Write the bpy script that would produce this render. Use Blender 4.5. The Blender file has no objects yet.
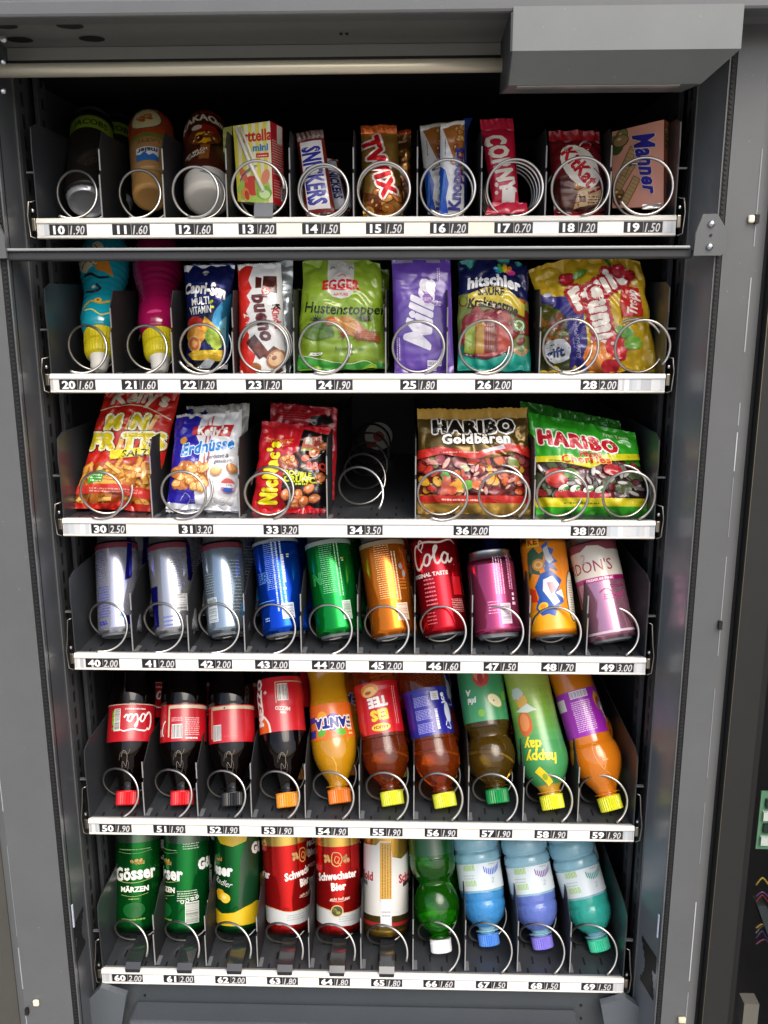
import bpy, bmesh, math, random
from mathutils import Vector, Matrix, noise
R_ = math.radians
S = bpy.context.scene
COL = S.collection

# ------------------------------------------------------------------ camera
CAM = Vector((.0654, -1.0733, .9344)); YAW, PITCH, ROLL, FPX = .0292, .2328, -.0026, 907.4
cy, sy, cp, sp = math.cos(YAW), math.sin(YAW), math.cos(PITCH), math.sin(PITCH)
_f = Vector((-sy*cp, cy*cp, -sp)); _r0 = Vector((cy, sy, 0)); _u0 = _r0.cross(_f)
_r = math.cos(ROLL)*_r0 + math.sin(ROLL)*_u0; _u = -math.sin(ROLL)*_r0 + math.cos(ROLL)*_u0
cd = bpy.data.cameras.new('camera'); cam = bpy.data.objects.new('camera', cd); COL.objects.link(cam)
cam.matrix_world = Matrix(((_r.x, _u.x, -_f.x, CAM.x), (_r.y, _u.y, -_f.y, CAM.y), (_r.z, _u.z, -_f.z, CAM.z), (0, 0, 0, 1)))
cd.sensor_fit = 'VERTICAL'; cd.sensor_height = 24.0; cd.lens = 24.0*FPX/1024; cd.clip_start = .01; cd.clip_end = 500
S.camera = cam
# ------------------------------------------------------------------ world, sun, exposure
SUN_EL, SUN_AZ = R_(48), R_(24)            # the sun stands high behind the photographer, a little to the right
W = bpy.data.worlds.new('World'); S.world = W; W.use_nodes = True
nt = W.node_tree; bg = nt.nodes['Background']; sky = nt.nodes.new('ShaderNodeTexSky')
sky.sky_type = 'NISHITA'; sky.sun_disc = False; sky.sun_elevation = SUN_EL; sky.sun_rotation = R_(180)-SUN_AZ
sky.dust_density = 4.0; sky.air_density = 1.0; sky.ozone_density = 1.0
nt.links.new(sky.outputs[0], bg.inputs[0]); bg.inputs[1].default_value = .15
sl = bpy.data.lights.new('sun', 'SUN'); so = bpy.data.objects.new('sun', sl); COL.objects.link(so)
sl.energy = 1.25; sl.angle = R_(40); sl.color = (1, .965, .91)
sdir = Vector((math.sin(SUN_AZ)*math.cos(SUN_EL), -math.cos(SUN_AZ)*math.cos(SUN_EL), math.sin(SUN_EL)))
so.rotation_euler = sdir.to_track_quat('Z', 'Y').to_euler(); so.location = sdir*6
S.view_settings.view_transform = 'Standard'; S.view_settings.look = 'None'; S.view_settings.gamma = 1
S.view_settings.exposure = .66
S.cycles.max_bounces = 8; S.cycles.transmission_bounces = 6; S.cycles.glossy_bounces = 4
S.cycles.sample_clamp_indirect = 3

# ------------------------------------------------------------------ projection helpers (pixel + depth -> real point)
def ray(px, py): return (px-384)/FPX*_r - (py-512)/FPX*_u + _f
def at(px, py, Y):
    d = ray(px, py); return CAM + d*((Y-CAM.y)/d.y)
def atz(px, py, Z):
    d = ray(px, py); return CAM + d*((Z-CAM.z)/d.z)

# ------------------------------------------------------------------ materials
MC = {}
def lin(h):
    h = h.lstrip('#'); h = h if len(h) == 6 else ''.join(c*2 for c in h); o = []
    for i in (0, 2, 4):
        c = int(h[i:i+2], 16)/255; o.append(c/12.92 if c <= .04045 else ((c+.055)/1.055)**2.4)
    return (*o, 1)
FIN = dict(plastic=dict(r=.42), print=dict(r=.25, bump=.7, bs=60, coat=.45, crease=1), paper=dict(r=.55), gloss=dict(r=.12, coat=.6), cola=dict(r=.035, sp=.35), label=dict(r=.3, coat=.3),
           can=dict(r=.17, m=.74), foil=dict(r=.24, m=.5, bump=.6, bs=60, crease=1), steel=dict(r=.3, m=1.), alu=dict(r=.3, m=.95, bump=.03, bs=40),
           paint=dict(cv=.22, r=.32, bump=.03, bs=900, var=.14, coat=.15), dark=dict(cv=.25, r=.6, bump=.03, bs=600, var=.2), liquid=dict(r=.04, t=.9, ior=1.30, coat=.5), juice=dict(r=.1, coat=.7, sss=.3),
           water=dict(r=.02, t=.55, ior=1.25, coat=.8, bump=.5, bs=80, bd=.005), cap=dict(r=.38, sss=.1), strip=dict(r=.16, coat=.5, cv=.13, cs=22), matte=dict(r=.8), satin=dict(r=.34, m=.55))
def M(hexa, fin='print'):
    k = (hexa, fin)
    if k in MC: return MC[k]
    m = bpy.data.materials.new(fin+'_'+hexa.strip('#')); m.use_nodes = True; n = m.node_tree; b = n.nodes['Principled BSDF']; q = FIN[fin]
    I = b.inputs; I['Base Color'].default_value = lin(hexa); I['Roughness'].default_value = q['r']; I['Metallic'].default_value = q.get('m', 0)
    I['Specular IOR Level'].default_value = q.get('sp', .5); I['Coat Weight'].default_value = q.get('coat', 0); I['Coat Roughness'].default_value = .12
    if 't' in q: I['Transmission Weight'].default_value = q['t']; I['IOR'].default_value = q['ior']
    if 'sss' in q: I['Subsurface Weight'].default_value = q['sss']; I['Subsurface Radius'].default_value = (.004, .003, .002); I['Subsurface Scale'].default_value = 1.
    tc = n.nodes.new('ShaderNodeTexCoord')
    if 'cv' in q:                                       # uneven colour of used paint: broad clouds and fine dirt specks
        n3 = n.nodes.new('ShaderNodeTexNoise'); n3.inputs['Scale'].default_value = q.get('cs', 9); n3.inputs['Detail'].default_value = 8; n3.inputs['Roughness'].default_value = .7
        mx = n.nodes.new('ShaderNodeMix'); mx.data_type = 'RGBA'; c0 = lin(hexa); mx.inputs['A'].default_value = tuple(c*(1-q['cv']) for c in c0[:3])+(1,); mx.inputs['B'].default_value = tuple(min(1, c*(1+q['cv']*.8)) for c in c0[:3])+(1,)
        n4 = n.nodes.new('ShaderNodeTexNoise'); n4.inputs['Scale'].default_value = 240; n4.inputs['Detail'].default_value = 2; r4 = n.nodes.new('ShaderNodeValToRGB'); r4.color_ramp.elements[0].position = .73; r4.color_ramp.elements[1].position = .82
        m4 = n.nodes.new('ShaderNodeMix'); m4.data_type = 'RGBA'; m4.inputs['B'].default_value = tuple(min(1, c*1.5+.03) for c in c0[:3])+(1,)
        n.links.new(tc.outputs['Object'], n3.inputs['Vector']); n.links.new(tc.outputs['Object'], n4.inputs['Vector']); n.links.new(n3.outputs['Fac'], mx.inputs['Factor']); n.links.new(n4.outputs['Fac'], r4.inputs[0])
        n.links.new(r4.outputs[0], m4.inputs['Factor']); n.links.new(mx.outputs['Result'], m4.inputs['A']); n.links.new(m4.outputs['Result'], I['Base Color'])
    if 'bump' in q:
        nz = n.nodes.new('ShaderNodeTexNoise'); nz.inputs['Scale'].default_value = q['bs']; nz.inputs['Detail'].default_value = 3
        bp = n.nodes.new('ShaderNodeBump'); bp.inputs['Strength'].default_value = q['bump']; bp.inputs['Distance'].default_value = q.get('bd', .002)
        n.links.new(tc.outputs['Object'], nz.inputs['Vector']); 
        if 'crease' in q:
            nz.noise_type = 'RIDGED_MULTIFRACTAL'; nz.inputs['Detail'].default_value = 2; nz.inputs['Roughness'].default_value = .35; nz.inputs['Distortion'].default_value = .6
        n.links.new(nz.outputs['Fac'], bp.inputs['Height']); n.links.new(bp.outputs[0], I['Normal'])
    if 'var' in q:
        n2 = n.nodes.new('ShaderNodeTexNoise'); n2.inputs['Scale'].default_value = 14; n2.inputs['Detail'].default_value = 6; n2.inputs['Roughness'].default_value = .65
        mr = n.nodes.new('ShaderNodeMapRange'); mr.inputs['To Min'].default_value = q['r']-q['var']*.6; mr.inputs['To Max'].default_value = q['r']+q['var']
        n.links.new(tc.outputs['Object'], n2.inputs['Vector']); n.links.new(n2.outputs['Fac'], mr.inputs['Value']); n.links.new(mr.outputs[0], I['Roughness'])
    MC[k] = m; return m

# ------------------------------------------------------------------ object helpers
def thing(name, label, cat, loc, group=None, rot=None):
    o = bpy.data.objects.new(name, None); COL.objects.link(o); o.empty_display_size = .02
    o.matrix_world = (Matrix.Translation(loc) @ rot.to_4x4()) if rot else Matrix.Translation(loc)
    o['label'] = label; o['category'] = cat
    if group: o['group'] = group
    return o
class MB:                                       # mesh builder: vertices, faces, one material per face
    def __init__(s): s.v = []; s.f = []; s.m = []; s.mats = []; s.sm = []
    def mi(s, mat):
        if mat not in s.mats: s.mats.append(mat)
        return s.mats.index(mat)
    def add(s, vs, fs, mat, smooth=True):
        o = len(s.v); s.v += [tuple(v) for v in vs]; i = s.mi(mat)
        for f in fs: s.f.append(tuple(o+k for k in f)); s.m.append(i); s.sm.append(smooth)
    def box(s, x0, x1, y0, y1, z0, z1, mat, bev=0):
        if bev > 0:
            b = bmesh.new(); bmesh.ops.create_cube(b, size=1)
            for v in b.verts: v.co = Vector(((x0+x1)/2+v.co.x*(x1-x0), (y0+y1)/2+v.co.y*(y1-y0), (z0+z1)/2+v.co.z*(z1-z0)))
            bmesh.ops.bevel(b, geom=list(b.edges), offset=bev, segments=2, profile=.5, affect='EDGES')
            b.verts.index_update(); s.add([v.co[:] for v in b.verts], [[v.index for v in f.verts] for f in b.faces], mat, False); b.free(); return
        v = [(x, y, z) for x in (x0, x1) for y in (y0, y1) for z in (z0, z1)]
        s.add(v, [(0, 1, 3, 2), (4, 6, 7, 5), (0, 4, 5, 1), (2, 3, 7, 6), (0, 2, 6, 4), (1, 5, 7, 3)], mat, False)
    def prism(s, pts, a, b, mat, axis='x'):     # closed outline extruded along an axis
        n = len(pts); g = {'x': lambda p, t: (t, p[0], p[1]), 'y': lambda p, t: (p[0], t, p[1]), 'z': lambda p, t: (p[0], p[1], t)}[axis]
        vs = [g(p, a) for p in pts]+[g(p, b) for p in pts]
        s.add(vs, [tuple(range(n))[::-1], tuple(range(n, 2*n))]+[(i, (i+1) % n, n+(i+1) % n, n+i) for i in range(n)], mat, False)
    def tube(s, pts, rad, mat, n=10, caps=True):
        pts = [Vector(p) for p in pts]; vs = []; up = None; N = len(pts)
        for i, p in enumerate(pts):
            t = (pts[min(i+1, N-1)]-pts[max(i-1, 0)]).normalized()
            if up is None: up = t.orthogonal().normalized()
            up = (up-t*up.dot(t)).normalized(); w = t.cross(up); r = rad(i/(N-1)) if callable(rad) else rad
            vs += [p+(up*math.cos(a)+w*math.sin(a))*r for a in [2*math.pi*k/n for k in range(n)]]
        fs = [(i*n+k, i*n+(k+1) % n, (i+1)*n+(k+1) % n, (i+1)*n+k) for i in range(N-1) for k in range(n)]
        if caps: fs += [tuple(range(n))[::-1], tuple((N-1)*n+k for k in range(n))]
        s.add(vs, fs, mat)
    def lathe(s, prof, mat, n=64, ridge=None):  # prof: (height, radius) from the bottom up, about local z
        vs = []; 
        for (h, r) in prof:
            for k in range(n):
                rr = r*(1-ridge*(k % 2)) if ridge and r > .004 else r
                a = 2*math.pi*k/n; vs.append((rr*math.sin(a), -rr*math.cos(a), h))
        N = len(prof)
        s.add(vs, [(i*n+k, i*n+(k+1) % n, (i+1)*n+(k+1) % n, (i+1)*n+k) for i in range(N-1) for k in range(n)], mat, not ridge)
        if prof[0][1] > 1e-5: s.add(vs[:n], [tuple(range(n))[::-1]], mat, False)
        if prof[-1][1] > 1e-5: s.add(vs[-n:], [tuple(range(n))], mat, False)
    def build(s, name, parent=None, sharp=40):
        me = bpy.data.meshes.new(name); me.from_pydata(s.v, [], s.f); me.validate()
        for m in s.mats: me.materials.append(m)
        if len(me.polygons) == len(s.m):
            me.polygons.foreach_set('material_index', s.m); me.polygons.foreach_set('use_smooth', s.sm)
        me.update()
        o = bpy.data.objects.new(name, me); COL.objects.link(o)
        if parent: o.parent = parent
        return o

# ------------------------------------------------------------------ flat artwork laid on any surface as printed shapes
TC = {}
def glyph(ch, bold, shear):
    k = (ch, bold, shear)
    if k not in TC:
        def mesh(t):
            c = bpy.data.curves.new('t', 'FONT'); c.body = t; c.offset = bold; c.shear = shear; c.resolution_u = 2; c.fill_mode = 'FRONT'
            o = bpy.data.objects.new('t', c); me = bpy.data.meshes.new_from_object(o)
            r = ([(v.co.x/.72, v.co.y/.72) for v in me.vertices], [tuple(p.vertices) for p in me.polygons])
            bpy.data.objects.remove(o); bpy.data.curves.remove(c); bpy.data.meshes.remove(me); return r
        vs, fs = mesh(ch); adv = .35
        if vs:                                   # advance width = where an I set after the glyph starts, less the I alone
            w2 = max(v[0] for v in mesh(ch+'I')[0]); w1 = max(v[0] for v in mesh('I')[0]); adv = w2-w1
        TC[k] = (vs, fs, adv)
    return TC[k]
def text2d(s, bold, shear, sp=0):
    V, F_, x = [], [], 0
    for ch in s:
        vs, fs, adv = glyph(ch, bold, shear); o = len(V); V += [(v[0]+x, v[1]) for v in vs]; F_ += [tuple(o+i for i in f) for f in fs]; x += adv+sp
    return V, F_
def smooth_line(pts, n=6):
    P = [Vector((p[0], p[1])) for p in pts]; out = []
    for i in range(len(P)-1):
        a, b, c, d = P[max(i-1, 0)], P[i], P[i+1], P[min(i+2, len(P)-1)]
        for k in range(n):
            t = k/n; out.append(.5*((2*b)+(c-a)*t+(2*a-5*b+4*c-d)*t*t+(3*b-a-3*c+d)*t**3))
    return out+[P[-1]]
class Art:
    """coordinates in mm; f(u, v, h) gives the point on the surface, h mm above it"""
    def __init__(s, mb, f, fin='print', cut=4., clip=None, h0=.16, step=.022, cell=None): s.cell = cell or getattr(f, 'cell', None); s.mb = mb; s.f = f; s.fin = fin; s.cut = cut; s.h = h0; s.step = step; s.clip = clip; s.rnd = random.Random(7)
    def raw(s, vs, fs, col, fin=None, xf=None):
        if not fs: return
        if xf: vs = [xf(*v) for v in vs]
        us = [v[0] for v in vs]; ws = [v[1] for v in vs]; c = s.cut
        if max(us)-min(us) > c*1.2 or max(ws)-min(ws) > c*1.2 or s.clip:
            b = bmesh.new(); bv = [b.verts.new((v[0], v[1], 0)) for v in vs]
            for f in fs:
                try: b.faces.new([bv[i] for i in f])
                except ValueError: pass
            def cutp(co, no, clr=False): bmesh.ops.bisect_plane(b, geom=b.verts[:]+b.edges[:]+b.faces[:], dist=1e-4, plane_co=co, plane_no=no, clear_outer=clr)
            if s.clip:
                x0, y0, x1, y1 = s.clip
                if min(us) < x0: cutp((x0, 0, 0), (-1, 0, 0), True)
                if max(us) > x1: cutp((x1, 0, 0), (1, 0, 0), True)
                if min(ws) < y0: cutp((0, y0, 0), (0, -1, 0), True)
                if max(ws) > y1: cutp((0, y1, 0), (0, 1, 0), True)
            ox, cx_, cy2 = s.cell or (0, c, c)
            k = math.floor((min(us)-ox)/cx_)+1
            while k*cx_+ox < max(us): cutp((k*cx_+ox, 0, 0), (1, 0, 0)); k += 1
            k = math.floor(min(ws)/cy2)+1
            while k*cy2 < max(ws): cutp((0, k*cy2, 0), (0, 1, 0)); k += 1
            b.verts.index_update(); vs = [(v.co.x, v.co.y) for v in b.verts]; fs = [[v.index for v in f.verts] for f in b.faces]; b.free()
        o = []
        for f in fs:                                # all faces look outward
            A = sum(vs[f[i]][0]*vs[f[(i+1) % len(f)]][1]-vs[f[(i+1) % len(f)]][0]*vs[f[i]][1] for i in range(len(f)))
            o.append(f if A > 0 else list(f)[::-1])
        s.mb.add([s.f(v[0], v[1], s.h) for v in vs], o, M(col, fin or s.fin)); s.h += s.step
    def P(s, pts, col, fin=None): s.raw(list(pts), [tuple(range(len(pts)))], col, fin)
    def Rr(s, x0, y0, x1, y1, col, fin=None): s.P([(x0, y0), (x1, y0), (x1, y1), (x0, y1)], col, fin)
    def E(s, cx, cy_, rx, ry, col, rot=0, n=18, fin=None, wob=0):
        c, d = math.cos(R_(rot)), math.sin(R_(rot)); p = []
        for i in range(n):
            a = 2*math.pi*i/n; k = 1+(s.rnd.uniform(-wob, wob) if wob else 0); x, y = rx*math.cos(a)*k, ry*math.sin(a)*k
            p.append((cx+x*c-y*d, cy_+x*d+y*c))
        s.P(p, col, fin)
    def T(s, t, cx, cy_, h, col, rot=0, bold=.02, shear=0, sx=1, out=None, ow=.06, arc=0, fin=None, grow=0):
        """text centred on (cx, cy_), h = capital height in mm; arc bends the line, grow scales it along its length"""
        b0 = min(bold, .03); ex = max(0, bold-b0); vs, fs = text2d(t, b0, shear, sp=ex*1.3+(ow*.8 if out else 0))
        if not vs: return
        xs = [v[0] for v in vs]; mx = (max(xs)+min(xs))/2; hw = max(1e-6, (max(xs)-min(xs))/2); c, d = math.cos(R_(rot)), math.sin(R_(rot))
        def mk(ox, oy):
            def xf(x, y):
                q = (x-mx)/hw; g = 1+grow*q; x = (x-mx+ox)*sx*h; y = (y-.5+oy)*h*g+arc*q*q
                return (cx+x*c-y*d, cy_+x*d+y*c)
            return xf
        st = s.step; s.step = .009
        for cc, w in ((out if isinstance(out, list) else [(out, ow)]) if out else []):
            w += ex
            for k in range(8): s.raw(vs, fs, cc, fin, mk(w*1.1*math.cos(k*.7854), w*1.1*math.sin(k*.7854)))
            s.h += .085
        for k in ((-1, 1) if ex > 0 else (0,)): s.raw(vs, fs, col, fin, mk(ex*k, 0))
        if ex > .02: s.raw(vs, fs, col, fin, mk(0, ex*.7)); s.raw(vs, fs, col, fin, mk(0, -ex*.7)); s.raw(vs, fs, col, fin, mk(0, 0))
        s.step = st; s.h += .02
    def L(s, pts, w, col, fin=None, n=6, taper=0):
        p = smooth_line(pts, n) if n > 1 else [Vector(q) for q in pts]; N = len(p); vs = []
        for i, q in enumerate(p):
            t = (p[min(i+1, N-1)]-p[max(i-1, 0)]); t = t.normalized() if t.length > 0 else Vector((1, 0)); ww = w/2*(1-taper*abs(2*i/(N-1)-1)**2)
            vs += [(q.x-t.y*ww, q.y+t.x*ww), (q.x+t.y*ww, q.y-t.x*ww)]
        # long strokes step up along their length so that crossings never share a plane
        k = 6
        for a in range(0, N-1, k):
            b_ = min(a+k, N-1); seg = vs[2*a:2*b_+2]
            s.raw(seg, [(2*i, 2*i+1, 2*i+3, 2*i+2) for i in range(b_-a)], col, fin); s.h -= s.step*.55
        s.h += s.step
    def F(s, x0, y0, x1, y1, col, rows=6, fill=.55, rot=0, fin=None):
        """small print: rows of word-sized dashes; rot 90 runs the rows upward"""
        vs, fs = [], []; wdt, hgt = (x1-x0, y1-y0) if not rot else (y1-y0, x1-x0); rh = hgt/rows
        for r in range(rows):
            x = s.rnd.uniform(0, 1)
            while x < wdt-1.:
                w = min(s.rnd.uniform(.9, 4.2), wdt-x); a, b_ = r*rh, r*rh+rh*fill
                q = [(x, a), (x+w, a), (x+w, b_), (x, b_)]
                if rot: q = [(hgt-b, a_) for a_, b in q]
                o = len(vs); vs += [(x0+i, y0+j) for i, j in q]; fs.append((o, o+1, o+2, o+3)); x += w+s.rnd.uniform(.5, .9)
        s.raw(vs, fs, col, fin)
    def B(s, x0, y0, x1, y1, dark='#1a1a1a', light='#e8e8e8', horiz=False):
        s.Rr(x0, y0, x1, y1, light); vs, fs = [], []; L_ = (y1-y0) if horiz else (x1-x0); t = .9
        while t < L_-1:
            w = s.rnd.choice((.25, .4, .7)); a, b_ = t, t+w; e = 1.
            q = [(x0+e, y0+a), (x1-e, y0+a), (x1-e, y0+b_), (x0+e, y0+b_)] if horiz else [(x0+a, y0+e), (x0+b_, y0+e), (x0+b_, y1-e), (x0+a, y1-e)]
            o = len(vs); vs += q; fs.append((o, o+1, o+2, o+3)); t += w+s.rnd.choice((.3, .5, .7))
        s.raw(vs, fs, dark)
    def blobs(s, box, n, cols, r=(3, 5), asp=1.4, hi='#ffe0a0', shape='nut'):
        x0, y0, x1, y1 = box; k = s.h
        for i in range(n):
            x, y = s.rnd.uniform(x0, x1), s.rnd.uniform(y0, y1); a = s.rnd.uniform(0, 180); rr = s.rnd.uniform(*r); c = s.rnd.choice(cols)
            if shape == 'stick':
                dx, dy = math.cos(R_(a))*rr*2, math.sin(R_(a))*rr*2; w = rr*.36
                for (ww, cc) in ((w*1.5, cols[0]), (w, c)):
                    nx, ny = -dy/(rr*2)*ww, dx/(rr*2)*ww; s.P([(x-dx-nx, y-dy-ny), (x+dx-nx, y+dy-ny), (x+dx+nx, y+dy+ny), (x-dx+nx, y-dy+ny)], cc)
            else:
                s.E(x, y, rr*asp*1.08, rr*1.08, cols[0], a, 14); s.E(x+.2, y+.3, rr*asp*.92, rr*.9, c, a, 14, wob=.05)
                if hi: s.E(x-rr*.2, y+rr*.35, rr*.42, rr*.22, hi, a, 8)
# ------------------------------------------------------------------ ground outside (never in frame, bounces daylight into the cabinet)
b = MB(); b.box(-30, 30, -40, 20, -.62, -.60, M('#8d8a84', 'matte')); g = b.build('ground'); g['kind'] = 'structure'
# ------------------------------------------------------------------ the vending machine cabinet
GREY, GREYL, DARK, BLK = M('#585b5d', 'paint'), M('#5c5e5f', 'paint'), M('#2f3134', 'dark'), M('#0b0b0c', 'dark')
INNER, RAIL, SCREW, STEEL = M('#4f5256', 'paint'), M('#3a3c3f', 'dark'), M('#c9cdd0', 'steel'), M('#b9b6ae', 'steel')
vm = thing('vending_machine', 'open dark grey vending machine cabinet with six product shelves', 'vending machine', (0, .2, -.6))
def part(b, name, parent=vm):
    o = b.build(name, parent)
    if parent is vm: o.location = (0, -.2, .6)
    return o
ZB, ZT = -.30, 1.183
b = MB(); b.box(-.50, .50, .545, .56, ZB, 1.3, BLK)
for k in range(12):                                     # back plate slots
    for j in range(9): b.box(-.33+.06*k, -.326+.06*k, .5435, .546, .06+.13*j, .085+.13*j, M('#020202', 'dark'))
part(b, 'back_panel')
SIDE = {-1: (.3745, .3750, .3812, .382, .445, .455), 1: (.390, .3905, .3962, .397, .4285, .441)}   # wall flare, seal from/to, post from, worn edge, outer edge
for sg in (-1, 1):
    b = MB(); X = .378*sg; D = SIDE[sg]
    # inner wall behind the rails, then the smooth front return
    b.box(min(X*1.03, X*1.05), max(X*1.03, X*1.05), .0, .545, ZB, 1.25, RAIL)
    b.prism([(X, .004), (sg*D[0], -.058), (sg*(D[0]+.006), -.058), (X+sg*.007, .004)], ZB, 1.25, M('#6a6e71', 'paint') if sg > 0 else INNER, 'z')  # right return painted paler, standing in for more light on that side
    b.box(min(X-sg*.0012, X+sg*.005), max(X-sg*.0012, X+sg*.005), .0042, .0065, ZB, 1.21, GREYL)      # folded lip catching light
    b.box(min(sg*D[0]-sg*.0012, sg*D[0]+sg*.0003), max(sg*D[0]-sg*.0012, sg*D[0]+sg*.0003), -.0595, -.0575, ZB, 1.21, GREYL)
    part(b, 'side_panel')
    b = MB()                                            # perforated carrier rail with its slots
    b.box(min(X*.998, X*1.012), max(X*.998, X*1.012), .012, .040, ZB, 1.22, RAIL)
    b.box(min(X*.998, X*1.012), max(X*.998, X*1.012), .075, .100, ZB, 1.22, RAIL)
    xs = sorted((X*.9965, X*1.002))
    for j in range(62):
        z = -.27+j*.0236; b.box(xs[0], xs[1], .022, .028, z, z+.015, M('#050505', 'dark'))
        b.box(xs[0], xs[1], .083, .089, z+.008, z+.020, M('#050505', 'dark'))
    part(b, 'shelf_rail')
    b = MB()                                            # rubber seal with its fine teeth
    b.box(min(sg*D[1], sg*D[2]), max(sg*D[1], sg*D[2]), -.060, -.046, ZB, 1.2, BLK)
    for j in range(300):
        z = -.29+j*.0049; b.box(min(sg*(D[1]+.001), sg*(D[2]-.002)), max(sg*(D[1]+.001), sg*(D[2]-.002)), -.0612, -.059, z, z+.0028, M('#1a1b1c', 'dark'))
    part(b, 'door_seal')
    b = MB()                                            # front post: flat face, bright worn edge, outer return
    b.prism([(sg*D[3], -.060), (sg*D[3], -.03), (sg*D[5], -.03), (sg*D[5], -.0585), (sg*D[4], -.062)], ZB, 1.235, GREYL, 'z')
    part(b, 'front_post')
    b = MB()
    z = -.27; re_ = random.Random(5+sg)
    while z < 1.17:
        l = re_.uniform(.02, .14); w = re_.uniform(.0002, .0007); b = MB(); b.box(sg*D[4]-w, sg*D[4]+w, -.0626, -.0610, z, z+l, M(re_.choice(['#9aa0a3', '#b4babc', '#8a9093']), 'paint')); z += l+re_.uniform(.002, .06); part(b, 'worn_edge')
# missing chips and catches in the front post
b = MB()
q = at(752, 219, -.0645); b.box(q.x-.004, q.x+.003, -.0665, -.062, q.z-.004, q.z+.004, M('#e3ddc6', 'matte'), .002); b.box(q.x+.003, q.x+.007, -.0670, -.062, q.z-.0045, q.z+.0045, M('#1a1410', 'dark'))
q = at(36, 1003, -.0645); b.box(q.x-.004, q.x+.004, -.0665, -.062, q.z-.0045, q.z+.0045, M('#e3dcc0', 'matte'), .002)
q = at(27, 1011, -.0645); b.box(q.x-.002, q.x+.002, -.0670, -.062, q.z-.005, q.z+.004, M('#15110e', 'dark'))
q = at(720, 626, -.0645); b.box(q.x-.002, q.x+.002, -.0670, -.062, q.z-.004, q.z+.006, M('#15110e', 'dark'))
q = at(682, 1020, -.0645); b.box(q.x-.005, q.x+.005, -.0670, -.062, q.z-.004, q.z+.004, M('#d9cfae', 'matte'), .002)
part(b, 'post_catch')
# roof: front band, underside with its round holes, drop lip, inner ceiling
b = MB()
b.box(-.47, .47, -.128, -.100, 1.196, 1.212, GREYL, .003)
b.box(-.47, .47, -.105, -.085, 1.212, 1.23, BLK)
b.box(-.47, .47, -.105, .03, 1.2005, 1.206, M('#6f716e', 'paint'))
b.box(-.377, .377, -.004, .008, ZT, 1.2, M('#8a8c86', 'paint'))
b.box(-.44, .44, .008, .545, ZT+.004, 1.19, BLK)
b.box(-.50, .50, -.085, .56, 1.24, 1.3, GREY)
for (px, py) in ((70, 26), (92, 39), (20, 40), (4, 26)):
    q = atz(px, py, 1.2000); vs = [(q.x+.0135*math.cos(a), q.y+.0115*math.sin(a), 1.2000) for a in [math.pi*2*k/24 for k in range(24)]]
    b.add(vs, [tuple(range(24))[::-1]], M('#060606', 'dark'))
for (px, py) in ((341, 34), (347, 34)):
    q = atz(px, py, 1.2); b.box(q.x-.0015, q.x+.0015, q.y-.003, q.y+.003, 1.1995, 1.2006, M('#020202', 'dark'))
part(b, 'roof_panel')
b = MB(); q = atz(317, 18, 1.196); b.lathe([(0, .0005), (.0015, .004), (.003, .0045)], SCREW, 14); o = part(b, 'rivet'); o.location = (q.x, q.y-.2+.004, q.z+.6)
b = MB(); b.tube([(-.46, -.050, 1.1665), (.30, -.050, 1.1675)], .0068, M('#e0d6bd', 'satin'), 24); part(b, 'lock_bar')
b = MB(); b.tube([(-.46, -.030, 1.178), (.2, -.030, 1.179)], .003, DARK, 8); part(b, 'bar_shadow_rod')  # dark rod added to stand for the shadow above the lock bar
# lock housing box hanging at the top right
b = MB(); pr = [(-.130, 1.2), (-.130, 1.1615), (-.100, 1.1375), (-.030, 1.1440), (-.03, 1.2)]
b.prism(pr, .161, .376, M('#6f7372', 'paint')); b.v = [(v[0]-(.026 if v[0] > .3 and v[2] < 1.15 else 0), v[1], v[2]) for v in b.v]; part(b, 'lock_housing')
b = MB(); b.prism([(-.131, 1.195), (-.131, 1.161), (-.101, 1.137), (-.03, 1.1435), (-.03, 1.195)], .1588, .1609, DARK); part(b, 'housing_end_plate')
b = MB(); b.box(.170, .330, -.0985, -.088, 1.1366, 1.1374, M('#9a918b', 'paint')); part(b, 'housing_lip')
# cross bar under the first shelf with its two bracket plates
b = MB(); b.box(-.420, .366, -.060, -.030, .974, .9835, DARK, .002); b.box(-.420, .362, -.0635, -.028, .9836, .9866, M('#909393', 'paint'), .001); part(b, 'cross_bar')
for sg in (-1, 1):
    b = MB(); x0 = .364 if sg > 0 else .371
    pts = [(x0, .976), (x0+.001, .998), (x0+.007, 1.018), (x0+.022, 1.018), (x0+.033, 1.002), (x0+.033, .981), (x0+.029, .976)]
    b.prism([(sg*x, z) for x, z in pts], -.0685, -.0645, GREY, 'y'); o = part(b, 'bracket')
    for z in (1.008, .985):
        c = MB(); c.lathe([(0, .0036), (.002, .0036), (.0035, .002), (.0036, .0005)], SCREW, 14); s_ = c.build('screw', o)
        s_.rotation_euler = (R_(90), 0, 0); s_.location = (sg*(x0+.016), -.0685, z)
    c = MB(); c.lathe([(0, .0015), (.001, .0015)], BLK, 8); s_ = c.build('screw', o); s_.rotation_euler = (R_(90), 0, 0); s_.location = (sg*(x0+.0165), -.0685, .9965)
# small fasteners on the walls
for (px, py, Y, r) in ((5, 40, -.062, .004), (5, 63, -.062, .003), (5, 92, -.062, .003), (56, 852, -.02, .0028), (54, 776, -.03, .0012), (76, 984, -.05, .0032), (694, 991, -.05, .0032), (690, 858, -.02, .0015)):
    q = at(px, py, Y); c = MB(); c.lathe([(0, r), (r*.4, r*.9), (r*.7, r*.4)], SCREW, 12); o = part(c, 'screw')
    o.rotation_euler = (R_(90), 0, 0); o.location = (q.x, q.y-.2-.004, q.z+.6)
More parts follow.
